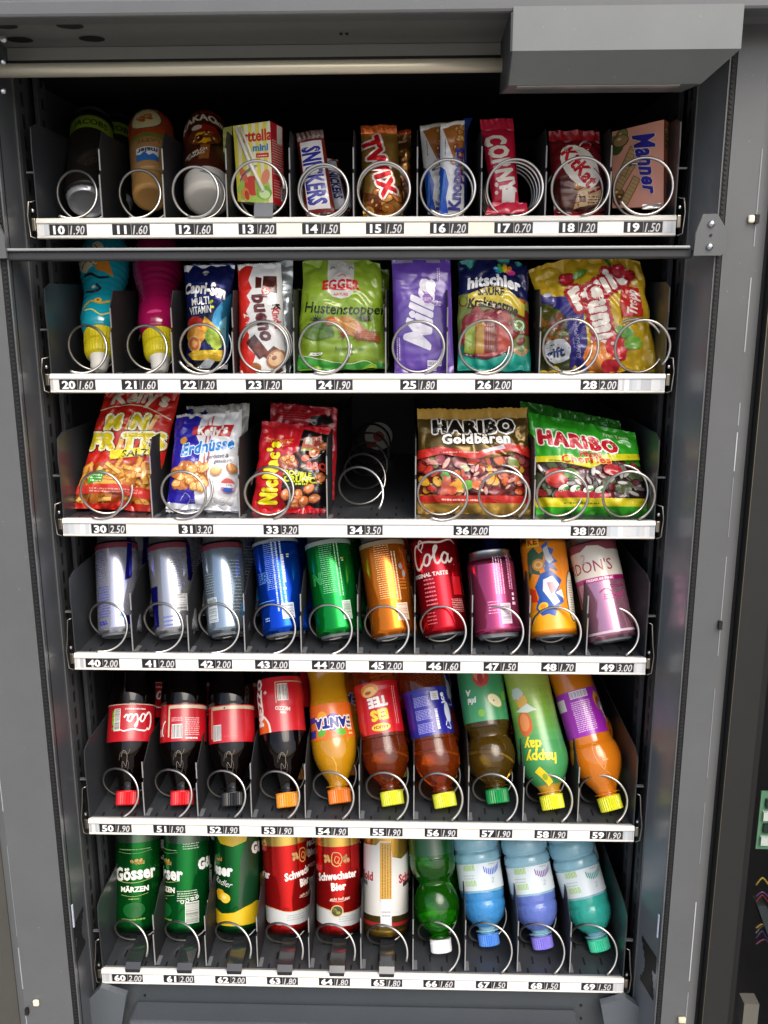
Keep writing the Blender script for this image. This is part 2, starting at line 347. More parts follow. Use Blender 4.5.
# torn black flap openings low on both side returns
for sg, P in ((-1, [(76, 926), (80, 936), (88, 937), (98, 930), (100, 940), (97, 962), (82, 957), (75, 948)]), (1, [(641, 952), (650, 953), (668, 946), (671, 950), (666, 966), (655, 972), (643, 988)])):
    lo, hi = min(p[1] for p in P), max(p[1] for p in P); D = SIDE[sg]; wx = lambda y, o: sg*(.378+(D[0]-.378)*(.004-y)/.062-o)
    z1, z2 = at(0, hi, -.05).z, at(0, lo, -.05).z; b = MB()
    for k in range(8):
        za, zb = z1+(z2-z1)*k/8, z1+(z2-z1)*(k+1)/8; ya = -.012-.010*math.sin(k*.5); yb = -.050+.004*k*(k < 5)*.6
        b.prism([(wx(ya, .0008), ya), (wx(yb, .0008), yb), (wx(yb, -.001), yb), (wx(ya, -.001), ya)], za, zb, BLK, 'z')
    part(b, 'cable_slot')
    b = MB(); z0 = at(0, 905, -.05).z; xx = wx(-.05, .001); b.box(min(xx-sg*.002, xx), max(xx-sg*.002, xx), -.054, -.050, z0-.030, z0+.004, M('#b9bdd0', 'plastic'), .001); part(b, 'tape_scrap')
# panel under the last shelf, its ledge and the two corner blocks
b = MB(); b.box(-.372, .372, .010, .020, -.080, -.008, M('#3f4448', 'paint'))
for (px, py) in ((145, 995), (146, 1008), (581, 1005), (581, 1018)):
    q = at(px, py, .010); b.box(q.x-.0015, q.x+.0015, .0085, .0102, q.z-.0015, q.z+.0015, BLK)
part(b, 'lower_panel')
b = MB(); b.box(-.320, .300, -.030, .010, -.13, -.036, M('#474c51', 'paint'), .004); part(b, 'lower_ledge')
for P in ([(100, 988), (126, 996), (121, 1030), (84, 1030), (76, 1012)], [(601, 1005), (626, 998), (646, 1012), (652, 1034), (606, 1034)]):
    V = [at(x, y, -.014) for x, y in P]; b = MB(); b.prism([(v.x, v.z) for v in V], -.014, -.0035, M('#555b60', 'paint'), 'y'); part(b, 'corner_block')
b = MB(); b.box(-.376, .376, -.06, .545, -.31, -.30, BLK); b.box(-.377, .377, .02, .54, -.035, -.028, BLK); part(b, 'floor_panel')
# open door edge at the right with its black trim, and the electronics behind it
b = MB()
b.prism([(.4415, -.056), (.4415, -.03), (.446, -.03), (.446, -.056)], ZB, 1.24, BLK, 'z')
b.prism([(.4465, -.070), (.4465, -.03), (.480, -.03), (.480, -.068)], ZB, 1.24, M('#1d1d1b', 'dark'), 'z')
b.prism([(.481, -.060), (.481, -.03), (.490, -.03), (.490, -.060)], ZB, 1.24, BLK, 'z')
b.box(.4465, .4472, -.0708, -.070, ZB, 1.24, M('#8f8672', 'steel')); part(b, 'door_edge_trim')
b = MB(); b.prism([(-.456, -.03), (-.456, -.058), (-.466, -.066), (-.52, -.066), (-.52, -.03)], ZB, 1.24, M('#45443f', 'dark'), 'z'); part(b, 'hinge_trim')
b = MB(); b.box(.490, .66, .10, .11, ZB, 1.0, BLK); b.box(.65, .66, -.2, .11, ZB, 1.0, BLK); part(b, 'door_recess')
el = thing('circuit_board', 'pale green circuit board at the right edge behind the door trim', 'circuit board', at(766, 820, 0))
q = at(775, 818, 0); b = MB(); b.box(-.010, .03, -.001, .001, -.042, .042, M('#5c8a6c', 'plastic'))
b.build('board', el)
for k in range(4):
    b = MB(); b.box(-.006+.002*(k % 2), .004, -.006, -.001, -.034+.018*k, -.022+.018*k, M('#20302a' if k % 2 else '#c9d6cc', 'plastic')); b.build('chip', el)
rnd = random.Random(3)
for k, (c_, py) in enumerate((('#8f7c2e', 882), ('#4a2c58', 893), ('#70282a', 899), ('#8c6a30', 925), ('#40305c', 935), ('#6c3450', 941), ('#8c8568', 930))):
    P = [at(757+dx, py+dy, .0+.004*k) for dx, dy in ((-1, 3), (5, -1 if k % 2 else -4), (10, 2+rnd.uniform(-3, 3)), (16, 10), (24, 22))]
    wv = [.5*((2*q1)+(q2-q0)*t+(2*q0-5*q1+4*q2-q3)*t*t+(3*q1-q0-3*q2+q3)*t**3) for q0, q1, q2, q3 in zip([P[0]]+P, P, P[1:], P[2:]+[P[-1]]) for t in (0, .2, .4, .6, .8)]
    b = MB(); b.tube([v-P[0] for v in wv], .0012, M(c_, 'plastic'), 7)
    nm = ['yellow wire highest behind the door trim', 'purple wire just below the highest yellow wire', 'red wire below the short purple one', 'orange wire in the lower bundle', 'violet wire crossing the lower bundle', 'pink wire lowest in the bundle', 'cream wire over the orange one in the lower bundle'][k]
    o = b.build('wire'); o.location = P[0]; o['label'] = nm; o['category'] = 'wire'; o['group'] = 'wires behind the door trim'
P = at(757, 905, .01); b = MB(); b.prism([(0, 0), (.012, .0), (.075, -.15), (.06, -.15)], -.002, .02, M('#31383a', 'dark'), 'y'); part(b, 'door_brace').location = (P.x, P.y-.2, P.z+.6)
b = MB(); P = at(747, 1006, -.01); b.box(-.008, .012, -.01, .01, -.03, .012, M('#6d6b63', 'plastic')); part(b, 'cable_clip').location = (P.x, P.y-.2, P.z+.6)

# ------------------------------------------------------------------ the six pull-out shelf trays
ROWZ = [1.0, .824, .6475, .4705, .2342, 0.0]; SH = .0226; PW = .0724; X0 = -.362
FL = [z+SH-.002 for z in ROWZ]
DIVM = M('#191a1c', 'dark'); TRAY, FLOORM, TRAYE = M('#35383b', 'paint'), M('#34373b', 'paint'), M('#6a6d70', 'paint')
WHITE, WIRE = M('#e6e3dc', 'strip'), M('#c4c1bb', 'steel')
DIV = [list(range(1, 10)), [1, 2, 3, 4, 5.5, 6.5, 8], [1.5, 3, 4.5, 6, 8], list(range(1, 10)), list(range(1, 10)), list(range(1, 10))]
NUM = [[(10+i, i+.5) for i in range(10)],
       [(20, .45), (21, 1.48), (22, 2.45), (23, 3.52), (24, 4.67), (25, 6.04), (26, 7.25), (28, 8.95)],
       [(30, .79), (31, 2.28), (33, 3.73), (34, 5.15), (36, 6.94), (38, 8.90)],
       [(40+i, i+.5) for i in range(10)], [(50+i, i+.5) for i in range(10)], [(60+i, i+.5) for i in range(10)]]
PRICE = {10: '1.90', 11: '1.60', 12: '1.60', 13: '1.20', 14: '1.50', 15: '1.50', 16: '1.20', 17: '0.70', 18: '1.20', 19: '1.50', 20: '1.60', 21: '1.60', 22: '1.20', 23: '1.20', 24: '1.90',
         25: '1.80', 26: '2.00', 28: '2.00', 30: '2.50', 31: '3.20', 33: '3.20', 34: '3.50', 36: '2.00', 38: '2.00', 46: '1.60', 47: '1.50', 48: '1.70', 49: '3.00', 63: '1.80', 64: '1.80', 65: '1.80', 66: '1.60', 67: '1.50', 68: '1.50', 69: '1.50'}
for k in (40, 41, 42, 43, 44, 45, 60, 61, 62): PRICE[k] = '2.00'
for k in range(50, 60): PRICE[k] = '1.90'
# coils: row, centre in slot units, radius, start angle (deg, 0 = right, 90 = top), pitch, centre height above floor
SP = [[(0.52, .0275, -118, .05), (1.55, .0275, -104, .05), (2.52, .0275, -106, .05), (3.52, .0300, 0, .05), (4.52, .0290, -125, .02), (5.47, .0300, -130, .02), (6.47, .0305, -130, .05), (7.52, .0310, -100, .023), (8.52, .0310, -88, .05), (9.50, .0310, -150, .05)],
      [(0.50, .0275, -118, .05), (1.52, .0275, -85, .05), (2.50, .0285, -152, .05), (3.50, .0300, -70, .02), (4.50, .0300, -112, .05), (6.03, .0300, -76, .05), (7.12, .0305, -112, .05), (8.48, .0310, -112, .05), (9.62, .0305, -42, .05)],
      [(0.67, .0285, -112, .05), (2.07, .0290, -112, .05), (3.50, .0285, -74, .05), (5.05, .0290, -34, .098), (6.45, .0300, -118, .05), (7.48, .0300, -55, .05), (8.45, .0300, -92, .05), (9.55, .0300, -66, .05)],
      [(i+.5, .0285, [-108, -104, -104, -92, -86, -66, -66, -66, -66, -66][i], .052) for i in range(10)],
      [(i+.5, .0285, [-72, -66, -60, -62, -62, -62, -62, -62, -62, -62][i], .060) for i in range(10)],
      [(i+.5, .0285, [-20, -20, -20, -20, -20, -20, -64, -62, -62, -62][i], .074) for i in range(10)]]
LCD = '#cfcfd2'
ORD = ['topmost shelf', 'second shelf from the top', 'third shelf from the top', 'fourth shelf from the top', 'fifth shelf from the top', 'lowest shelf']
for r in range(6):
    z = ROWZ[r]; f = FL[r]
    tray = thing('shelf_tray', ['topmost grey shelf tray, its price strip numbered 10 to 19', 'second grey shelf tray, its price strip numbered 20 to 28', 'third grey shelf tray, its price strip numbered 30 to 38', 'fourth grey shelf tray holding cans, numbered 40 to 49', 'fifth grey shelf tray holding bottles cap down, numbered 50 to 59', 'lowest grey shelf tray, its price strip numbered 60 to 69'][r], 'shelf', (0, .25, z), 'pull-out shelf trays of the vending machine')
    off = (0, -.25, -z)
    def tp(b, name, parent=tray):
        o = b.build(name, parent)
        if parent is tray: o.location = off
        return o
    b = MB(); b.box(-.3600, .3600, .004, .500, f-.012, f, FLOORM)
    b.box(-.3595, .3595, .0035, .0075, f-.01, f+.0018, TRAYE)
    sl_ = M('#060607', 'dark')
    for i in range(10):
        xc = X0+PW*(i+.5)
        for (dx, y0, l) in ((-.012, .028, .014), (.012, .028, .014), (-.021, .009, .010), (.004, .009, .010), (.022, .009, .010), (-.02, .06, .012), (.012, .066, .012), (.02, .11, .014), (-.008, .12, .014)):
            b.box(xc+dx-.0012, xc+dx+.0012, y0, y0+l, f-.001, f+.0004, sl_)
    tp(b, 'floor')
    # side walls and dividers: sheet metal profiles (y, z)
    wp = [(.002, f-.012), (.002, f+.055), (.0005, f+.072), (.003, f+.100), (.020, f+.106), (.500, f+.106), (.500, f-.012)]
    for sg in (-1, 1):
        b = MB(); b.prism(wp, min(sg*.3604, sg*.3618), max(sg*.3604, sg*.3618), TRAY); tp(b, 'side_wall')
        b = MB()                                        # wire hook and catch at the side of the tray
        hk = .022 if r < 3 else .048
        b.tube([(sg*.362, .004, f+hk), (sg*.3675, .002, f+hk-.002), (sg*.3695, .0, f+.02), (sg*.3715, -.001, f+.005), (sg*.3700, -.001, f-.018), (sg*.3640, -.001, f-.020)], .0009, M('#9a958c', 'steel'), 6)
        tp(b, 'hook'); b = MB(); b.box(min(sg*.3622, sg*.374), max(sg*.3622, sg*.374), .012, .016, f+.052, f+.054, TRAYE)
        tp(b, 'wall_tab'); b = MB(); b.box(min(sg*.3628, sg*.3675), max(sg*.3628, sg*.3675), -.002, .008, f-.012, f+.002, M('#a8a090', 'steel'), .001)
        tp(b, 'catch'); b = MB(); b.box(min(sg*.3635, sg*.3665), max(sg*.3635, sg*.3665), -.003, .002, f+.008, f+.012, M('#d8d8d8', 'steel'), .0012)
        tp(b, 'rivet')
    low = r < 3
    dp = [(.012, f), (.012, f+.050), (.016, f+.054), (.016, f+.078), (.030, f+.098), (.5, f+.098), (.5, f)] if low else [(.012, f), (.012, f+.046), (.017, f+.050), (.017, f+.070), (.060, f+.094), (.5, f+.094), (.5, f)]
    for k in DIV[r]:
        x = X0+PW*k; b = MB(); b.prism(dp, x-.0006, x+.0006, DIVM)
        b.box(x-.0007, x+.0007, .0108, .0122, f+.001, f+.050, M('#8f8f8e', 'paint')); b.box(x-.0007, x+.0007, .0148, .0162, f+.055, f+.078, M('#8f8f8e', 'paint'))
        b.box(x-.0007, x+.006, .013, .030, f, f+.0012, TRAYE); tp(b, 'divider')
    # price rail: moulded strip with upper lip and clear insert groove
    b = MB(); b.prism([(.004, z), (-.0005, z), (-.0022, z+.0012), (-.0022, z+.0028), (-.0010, z+.0032), (-.0010, z+.0166), (-.0024, z+.0172), (-.0024, z+.0186), (-.0008, z+.0215), (.0, z+.0226), (.004, z+.0226)], -.362, .362, WHITE)
    b.box(-.362, .362, -.0024, -.0022, z+.0166, z+.0172, M('#8f9092', 'plastic'))
    rail = tp(b, 'price_rail'); rg = random.Random(r)
    for e, (xa, xb) in enumerate(((X0+.001, X0+PW*(NUM[r][0][1])-.022), (X0+PW*(NUM[r][-1][1])+.022, .361))):
        if xb-xa > .004:
            b = MB(); x = xa
            while x < xb:
                w = rg.uniform(.002, .006); b.box(x, min(x+w, xb), -.0016, -.0011, z+.0034, z+.0163, M(rg.choice(['#b9bcc0', '#cfd2d4', '#c2c9ce', '#dfe0df']), 'gloss')); x += w
            b.build('clear_insert', rail)
    for j in range(len(NUM[r])-1):                      # paper behind the clear strip between tags, slightly different in tone
        xa, xb = X0+PW*NUM[r][j][1]+.0215, X0+PW*NUM[r][j+1][1]-.0215
        b = MB(); b.box(xa, xb, -.00125, -.0011, z+.0036, z+.0162, M(rg.choice(['#f4efe0', '#efeeea', '#f6f0da', '#e6e9ee', '#f5f3ee']), 'gloss')); b.build('paper_strip', rail)
    for (n_, k) in NUM[r]:
        xc = X0+PW*k-.0003; b = MB(); A = Art(b, lambda u, v, h, xc=xc, z=z: (xc+u/1000, -.0011-h/1000, z+.0098+v/1000), 'paper', 50, h0=.3)
        b.box(xc-.0215, xc+.0002, -.0013, -.0011, z+.0038, z+.0158, M('#15151a', 'paper')); b.box(xc+.0006, xc+.0218, -.0014, -.0011, z+.0038, z+.0158, M('#2a2827', 'paper'))
        A.T(str(n_), -10.4, 0, 9.2, '#f4f4f4', bold=.045, sx=1.22); A.T(PRICE[n_], 10.6, -.2, 9.8, LCD, bold=.012, shear=.22, sx=.78)
        b.build('price_tag', rail)
    # delivery coils
    for (k, rad, a0, p) in SP[r]:
        xc = X0+PW*k; zc = f+rad+.0022; turns = 7.5 if r > 2 else (1.7 if p > .03 else 5)
        if r == 2 and abs(k-5.05) < .01: turns = 4.8
        b = MB(); N = int(44*turns); P = []
        for i in range(N+1):
            a = R_(a0)+2*math.pi*turns*i/N; tt = turns*i/N; P.append((xc+rad*math.cos(a), (.003+p*tt) if r > 2 or p < .03 or p > .09 or k < 2.3 and r < 2 else -.002+p*(.5*tt*tt if tt < 1 else tt-.5), zc+rad*math.sin(a)))
        b.tube(P, .00165, WIRE, 9); tp(b, 'coil')
    if r == 2:
        for k in (3.75, 5.15):
            xc = X0+PW*k; b = MB(); n = 28
            for (y, R1, c_) in ((.488, .024, '#d9d3cc'), (.486, .009, '#b3262a')):
                b.add([(xc+R1*math.cos(6.2832*i/n), y, f+.031+R1*math.sin(6.2832*i/n)) for i in range(n)], [tuple(range(n))], M(c_, 'plastic'))
            b.box(xc-.02, xc-.004, .484, .4855, f+.012, f+.022, M('#b3262a', 'plastic')); tp(b, 'motor_disc')
        b = MB(); b.box(-.36, .36, .492, .5, f, f+.11, M('#1b1c1e', 'dark')); tp(b, 'back_plate')
    # spring clips in front of the cans
    clips = {0: [3.6], 5: [.62, 1.62, 2.58, 3.55, 4.55, 5.5]}.get(r, [])
    for k in clips:
        x = X0+PW*k; h = .008 if r == 5 else .014; b = MB(); cm = M('#2b2d30', 'gloss') if r == 5 else M('#6b6f73', 'paint')
        b.prism([(-.0035, f+.0022), (-.0035, f+.004+h*.2), (.003, f+.004+h), (.058, f+.008+h*.5), (.058, f+.0065), (.004, f+h-.0005), (-.002, f+.0032), (-.002, f+.0022)], x-.0105, x+.0105, cm)
        if r == 5: b.box(x-.0100, x+.0100, -.0040, -.0022, f+.0008, f+.0045, M('#1a1b1d', 'gloss'))
        tp(b, 'spring_clip')
# ------------------------------------------------------------------ goods: placement
def lean_frame(P1, px2, py2, lean):
    """unit axis from P1 toward the sight line of (px2, py2), leaning back by 'lean' degrees"""
    a, b_ = P1.y-.02, P1.y+.4; s = math.sin(R_(lean))
    for _ in range(50):
        m = (a+b_)/2; d = (at(px2, py2, m)-P1).normalized()
        if d.y < s: a = m
        else: b_ = m
    w = (at(px2, py2, (a+b_)/2)-P1).normalized()
    u = Vector((1, 0, 0)); u = (u-w*u.dot(w)).normalized(); n = w.cross(u)      # n points into the machine
    return Matrix((u, n, w)).transposed()
def rev(name, label, cat, row, p1, p2, lean, r0, group=None, spin=0, Y0=None):
    """round thing: p1 = pixel of the near bottom rim, p2 = pixel further up its near side"""
    s, c = math.sin(R_(lean)), math.cos(R_(lean)); Pf = at(p1[0], p1[1], Y0) if Y0 else atz(p1[0], p1[1], FL[row]+2*r0*s+.0006)
    M3 = lean_frame(Pf, p2[0], p2[1], lean)
    if spin: M3 = M3 @ Matrix.Rotation(R_(spin), 3, 'Z')
    C = Pf+(M3 @ Vector((0, 1, 0)) if not spin else (lean_frame(Pf, p2[0], p2[1], lean) @ Vector((0, 1, 0))))*r0
    return thing(name, label, cat, C, group, M3)
def cyl(prof, Rm, n=64):
    """surface of revolution f(u, v, h): u arc length in mm at radius Rm, v height in mm"""
    pr = [(a*1000, b_*1000) for a, b_ in prof]
    def rad(v):
        if v <= pr[0][0]: return pr[0][1]
        for (a, ra), (b_, rb) in zip(pr, pr[1:]):
            if v <= b_: return ra+(rb-ra)*(v-a)/max(1e-6, b_-a)
        return pr[-1][1]
    st = 2*math.pi/n
    def f(u, v, h):                                      # follows the facets of the lathed body exactly
        a = u/(Rm*1000); r = (rad(v)+h)/1000; k = math.floor(a/st+1e-9); w = a/st-k; a0, a1 = k*st, (k+1)*st
        return (r*(math.sin(a0)*(1-w)+math.sin(a1)*w), -r*(math.cos(a0)*(1-w)+math.cos(a1)*w), v/1000)
    f.cell = (0, st*Rm*1000, 4.)
    return f
def spl(pts, n=5):
    return [(p.x, p.y) for p in smooth_line(pts, n)]
CANS = 'drink cans standing in the shelf coils'
BOTT = 'drink bottles standing cap down in the shelf coils'
def can(label, row, p1, p2, lean, r, L, body, art=None, fin='can', topc='#c9cbce', basec='#c9cbce', group=CANS, neck=.010, foot=.008, name='drink_can', spin=0, roll=0, Y0=None):
    t = rev(name, label, 'drink can', row, p1, p2, lean, r*.82, group, spin, Y0)
    prof = [(foot, r*.93)]+[(foot+.0035, r*.99), (foot+.006, r), (L-neck-.010, r), (L-neck-.006, r*.985), (L-neck, r*.93)]
    b = MB(); b.lathe(spl(prof, 3), M(body, fin)); A = Art(b, cyl(spl(prof, 3), r), 'label', 4.)
    if art: art(A, L*1000)
    b.build('can_body', t)
    b = MB(); b.lathe([(.005, .0), (.0048, r*.35), (.004, r*.6), (.0015, r*.76), (.0, r*.79), (.0005, r*.82), (.004, r*.86), (foot, r*.93), (foot+.0012, r*.945)], M(basec, 'foil')); b.build('base', t)
    b = MB(); b.lathe([(L-neck-.0012, r*.945), (L-neck, r*.93), (L-.003, r*.865), (L-.0015, r*.885), (L, r*.88), (L, r*.84), (L-.005, r*.80), (L-.005, 0)], M(topc, 'alu')); b.build('lid', t)
    return t
def bottle(label, row, p1, p2, lean, prof, capc, body, fin='juice', lab=None, art=None, labc='#c8102e', capr=.0155, caph=.019, group=BOTT, bodyart=None, neckfin=None, cat='drink bottle', labfin='label', capart=None, band=None, name='drink_bottle'):
    t = rev(name, label, cat, row, p1, p2, lean, capr, group)
    b = MB(); b.lathe([(.0008, capr*.0), (.0004, capr*.85), (0, capr*.93), (.0012, capr)]+[(caph*.9, capr*1.01)], M(capc, 'cap'), 60, ridge=.07)
    b.lathe([(caph*.9, capr*1.03), (caph*.98, capr*1.03), (caph*.99, capr*.95)], M(capc, 'cap'), 40)
    b.build('cap', t)
    b = MB(); pr = spl(prof, 5); b.lathe([(caph*.8, capr*.80)]+pr+[(pr[-1][0]+.002, pr[-1][1]*.8), (pr[-1][0]+.0015, 0)], M(body, fin), 64)
    b.lathe([(caph+.0028, capr*.86), (caph+.003, capr*1.12), (caph+.0042, capr*1.12), (caph+.0045, capr*.86)], M(body, fin), 40)
    if bodyart: bodyart(Art(b, cyl(pr, max(p[1] for p in pr)), 'label', 4., h0=.25))
    b.build('bottle_body', t)
    if lab:
        v0, v1 = lab; lp = [(v0/1000, 0)]
        f0 = cyl(pr, 1); rr = lambda v: -f0(0, v, 0)[1]+.0005
        lp = [(v/1000, rr(v)) for v in [v0+(v1-v0)*k/28 for k in range(29)]]; Rm = max(p[1] for p in lp)
        b = MB(); n = 64; b.lathe(lp, M(labc, labfin), n); b.f = b.f[:28*n]; b.m = b.m[:28*n]; b.sm = b.sm[:28*n]
        A = Art(b, cyl(lp, Rm), labfin, 4.)
        if art: art(A, v0, v1)
        b.build('label_wrap', t)
    return t
def quadmap(BL, BR, TL, TR, T, Wm, Hm, sx=.42, org=None, peak=0, pinch=0, wr=0, seed=0, sag=2.6):
    """pillow pouch spanned between four real corners, T = bulge in m; returns f(u, v, h)"""
    n0 = (BR-BL).cross(TL-BL).normalized()
    if n0.y > 0: n0 = -n0
    wr = wr*(1.3 if Wm > 50 else 1)
    o = org or Vector((0, 0, 0))
    def f(u, v, h, back=False):
        s, t = u/Wm+.5, v/Hm; s_, t_ = min(1, max(0, s)), min(1, max(0, t))
        e = 1-abs(2*s_-1)**sag; g = (1-abs(2*t_-1)**3.2)
        if pinch: s = .5+(s-.5)*(1-pinch*(1-g)*0-pinch*math.sin(math.pi*t_)**.8)
        if wr: s += .016*wr/.002*noise.noise(Vector((seed*3.3, v*.045, 1+(s > .5)*5)))*abs(2*s_-1)**2; t += .010*noise.noise(Vector((u*.05, seed*2.1, 7+(t > .5)*5)))*abs(2*t_-1)**3
        p = BL*(1-s)*(1-t)+BR*s*(1-t)+TL*(1-s)*t+TR*s*t
        if peak: p = p+(TL-BL).normalized()*peak*math.sin(math.pi*s_)*t_**3
        d = T*math.sqrt(max(0, e))*g
        if wr:
            q = 1-g; k = noise.noise(Vector((u*.055+seed, v*.05, seed*1.7)))*1.0+noise.noise(Vector((u*.13, v*.11+seed, 3.1)))*.5
            cr = max(0, .16-abs(noise.noise(Vector((u*.040+seed*5, v*.028, 9.)))))*6; k -= cr*.9; cr = max(0, .12-abs(noise.noise(Vector((u*.022, v*.055+seed*5, 19.)))))*6; k -= cr*.8
            d += wr*k*(min(1, e*4))*(.85+1.1*q)+wr*.8*q*math.sin(u*.35+seed)*min(1, e*3)
        if back: return tuple(p-n0*(d*.75)-o)
        return tuple(p+n0*(d+h/1000)-o)
    return f
BAGS = 'snack and sweet packs standing in the shelf coils'
def pouch(name, label, cat, c, Y, dims, T, base, art, wr=.0016, peak=0, pinch=0, seal=None, group=BAGS, fin='print', seed=1, backc=None, sealart=None, cut=2.4, sag=2.6, zig=True, sealb=None):
    """c = pixel corners TL, TR, BL, BR; Y = depths of the same corners"""
    TL, TR, BL, BR = [at(p[0], p[1], y) for p, y in zip(c, Y)]
    o = (BL+BR)/2; t = thing(name, label, cat, o, group); W_, H_ = dims
    f = quadmap(BL, BR, TL, TR, T, W_, H_, org=o, peak=peak, pinch=pinch, wr=wr, seed=seed, sag=sag)
    b = MB(); nu, nv = max(8, int(W_/2.2)), max(8, int(H_/2.2)); m = M(base, fin); mbk = M(backc or base, fin)
    for back in (False, True):
        vs = [f(-W_/2+W_*i/nu, H_*j/nv, 0, back) for j in range(nv+1) for i in range(nu+1)]; k = nu+1
        fs = [(j*k+i, j*k+i+1, (j+1)*k+i+1, (j+1)*k+i) for j in range(nv) for i in range(nu)]
        b.add(vs, [x[::-1] for x in fs] if back else fs, mbk if back else m)
    du, dv = W_/nu, H_/nv; G = [[Vector(f(-W_/2+du*i, dv*j, 0)) for i in range(nu+1)] for j in range(nv+1)]; nn = (BR-BL).cross(TL-BL).normalized(); nn = nn if nn.y < 0 else -nn
    def fg(u, v, h):                                     # the printed shapes follow the facets of the wrapper exactly
        x, y = min(nu-1e-4, max(0, (u+W_/2)/du)), min(nv-1e-4, max(0, v/dv)); i, j = int(x), int(y); a, c_ = x-i, y-j
        p = (G[j][i]*(1-a)+G[j][i+1]*a)*(1-c_)+(G[j+1][i]*(1-a)+G[j+1][i+1]*a)*c_
        return tuple(p+nn*(h/1000))
    A = Art(b, fg, fin, cut, clip=(-W_/2+.1, .1, W_/2-.1, H_-.1), h0=.30, step=.035, cell=(-W_/2, du, dv))
    art(A, W_, H_); b.build('pouch_body', t)
    for (sd, spec) in (('top', seal), ('bottom', sealb)):
        if not spec: continue
        hh, colr, fold = spec; b = MB(); n = 40; v0 = H_ if sd == 'top' else 0; dirn = (TL+TR-BL-BR).normalized()*(1 if sd == 'top' else -1)
        rows = []
        for q in range(5):
            row = []
            for i in range(n+1):
                p = Vector(f(-W_/2+W_*i/n, v0, 0)); tt = q/4; zz = (.0012 if (i % 2 and q == 4 and zig) else 0)
                row.append(p+dirn*(hh*tt/1000-zz)+Vector((0, -1, .1))*(fold/1000*tt*tt)+Vector((0, 1, 0))*.0007*math.sin(i*.9+q*.8+seed)*tt+Vector((0, .0005*math.sin(q*3.1), 0)))
            rows += row
        fs = [(q*(n+1)+i, q*(n+1)+i+1, (q+1)*(n+1)+i+1, (q+1)*(n+1)+i) for q in range(4) for i in range(n)]
        b.add(rows, fs, M(colr, fin)); b.build(sd+'_seal', t)
    return t
def slab(name, label, cat, c, Y, depth, dims, base, art, side=None, sideart=None, group=BAGS, fin='paper', topc=None, dshift=(0, 0)):
    """flat-faced box from four front corner pixels, pushed back by depth"""
    TL, TR, BL, BR = [at(p[0], p[1], y) for p, y in zip(c, Y)]
    o = (BL+BR)/2; t = thing(name, label, cat, o, group); W_, H_ = dims
    n0 = (BR-BL).cross(TL-BL).normalized(); n0 = n0 if n0.y > 0 else -n0; n0 = (n0+Vector((dshift[0], 0, dshift[1])))*depth
    V = [x-o for x in (BL, BR, TR, TL)]; K = [v+n0 for v in V]; b = MB()
    b.add(V, [(0, 1, 2, 3)], M(base, fin), False); b.add(K, [(3, 2, 1, 0)], M(base, fin), False)
    b.add(V+K, [(1, 5, 6, 2)], M(side or base, fin), False); b.add(V+K, [(4, 0, 3, 7)], M(base, fin), False); b.add(V+K, [(3, 2, 6, 7)], M(topc or base, fin), False); b.add(V+K, [(0, 4, 5, 1)], M(base, fin), False)
    def face(a, b_, c_, d, w):
        nn = (b_-a).cross(d-a).normalized()
        return lambda u, v, h: tuple((a*(1-(u/w+.5))*(1-v/H_)+b_*(u/w+.5)*(1-v/H_)+d*(1-(u/w+.5))*v/H_+c_*(u/w+.5)*v/H_)+nn*h/1000)
    A = Art(b, face(V[0], V[1], V[2], V[3], W_), fin, 60, clip=(-W_/2, 0, W_/2, H_)); art(A, W_, H_)
    if sideart:
        w = depth*1000; A = Art(b, face(V[1], K[1], K[2], V[2], w), fin, 60, clip=(-w/2, 0, w/2, H_)); sideart(A, w, H_)
    b.build('carton', t); return t
SLOTN = lambda n_: 'above the tag %d' % n_
# ================================================================== top shelf (10 to 19)
def a10(A, L):
    A.Rr(-60, L-44, 60, L-22, '#7d9c30', 'plastic'); A.T('JACOBS', 6, L-33, 10, '#14180f', bold=.03, sx=.9, fin='plastic'); A.T('ESPRESSO', 8, 58, 8, '#4a423c', rot=48, bold=.01, sx=.8, fin='plastic'); A.T('ICED', 10, 46, 7, '#4a423c', rot=48, fin='plastic')
coffee = can('dark coffee can with a green band, leftmost on the top shelf', 0, (81, 190), (86, 128), 42, .0262, .150, '#201c19', a10, 'plastic', group=None, name='coffee_can', Y0=.045)
t = rev('coffee_bottle', 'tan and orange caffe latte cup bottle lying base to front over the tag 11', 'drink bottle', 0, (147, 187), (148, 126), 44, .0175, Y0=.045)
pr = spl([(.001, .0165), (.004, .0185), (.022, .0195), (.024, .0175), (.027, .0175), (.031, .0200), (.060, .0222), (.064, .0226)], 4)
b = MB(); b.lathe([(.001, 0), (.0005, .013), (.0, .0150)]+pr[:13], M('#b0844a', 'plastic')); b.build('cap', t)
b = MB(); b.lathe(pr[12:]+spl([(.066, .0227), (.078, .0230), (.082, .0220), (.086, .0238), (.112, .0245), (.124, .020), (.128, .016)], 4)[1:]+[(.128, 0)], M('#b08550', 'label'))
P_ = pr[12:]+spl([(.066, .0227), (.078, .0230), (.082, .0220), (.086, .0238), (.112, .0245), (.124, .020), (.128, .016)], 4)
A = Art(b, cyl(P_, .0235), 'label', 4); A.Rr(-81, 80, 81, 127, '#a4421f'); A.Rr(-81, 72, 81, 80, '#77803a'); A.E(-1, 101, 18, 16.5, '#5d4c2b'); A.E(-1, 101, 16.5, 15, '#d9cf9f')
A.blobs((-8, 97, 7, 105), 7, ['#a55a22', '#c77a34'], (2, 3)); A.T('LATTE', 2, 66, 6.5, '#8d6b3c', rot=180, bold=.03); A.Rr(-12, 36, 14, 56, '#e9e7e2'); A.P([(-12, 36), (14, 36), (14, 42), (8, 46), (3, 43), (-2, 49), (-7, 45), (-12, 47)], '#2f6fb8'); A.T('maier', 1, 50.5, 7, '#16275a', rot=180, bold=.05)
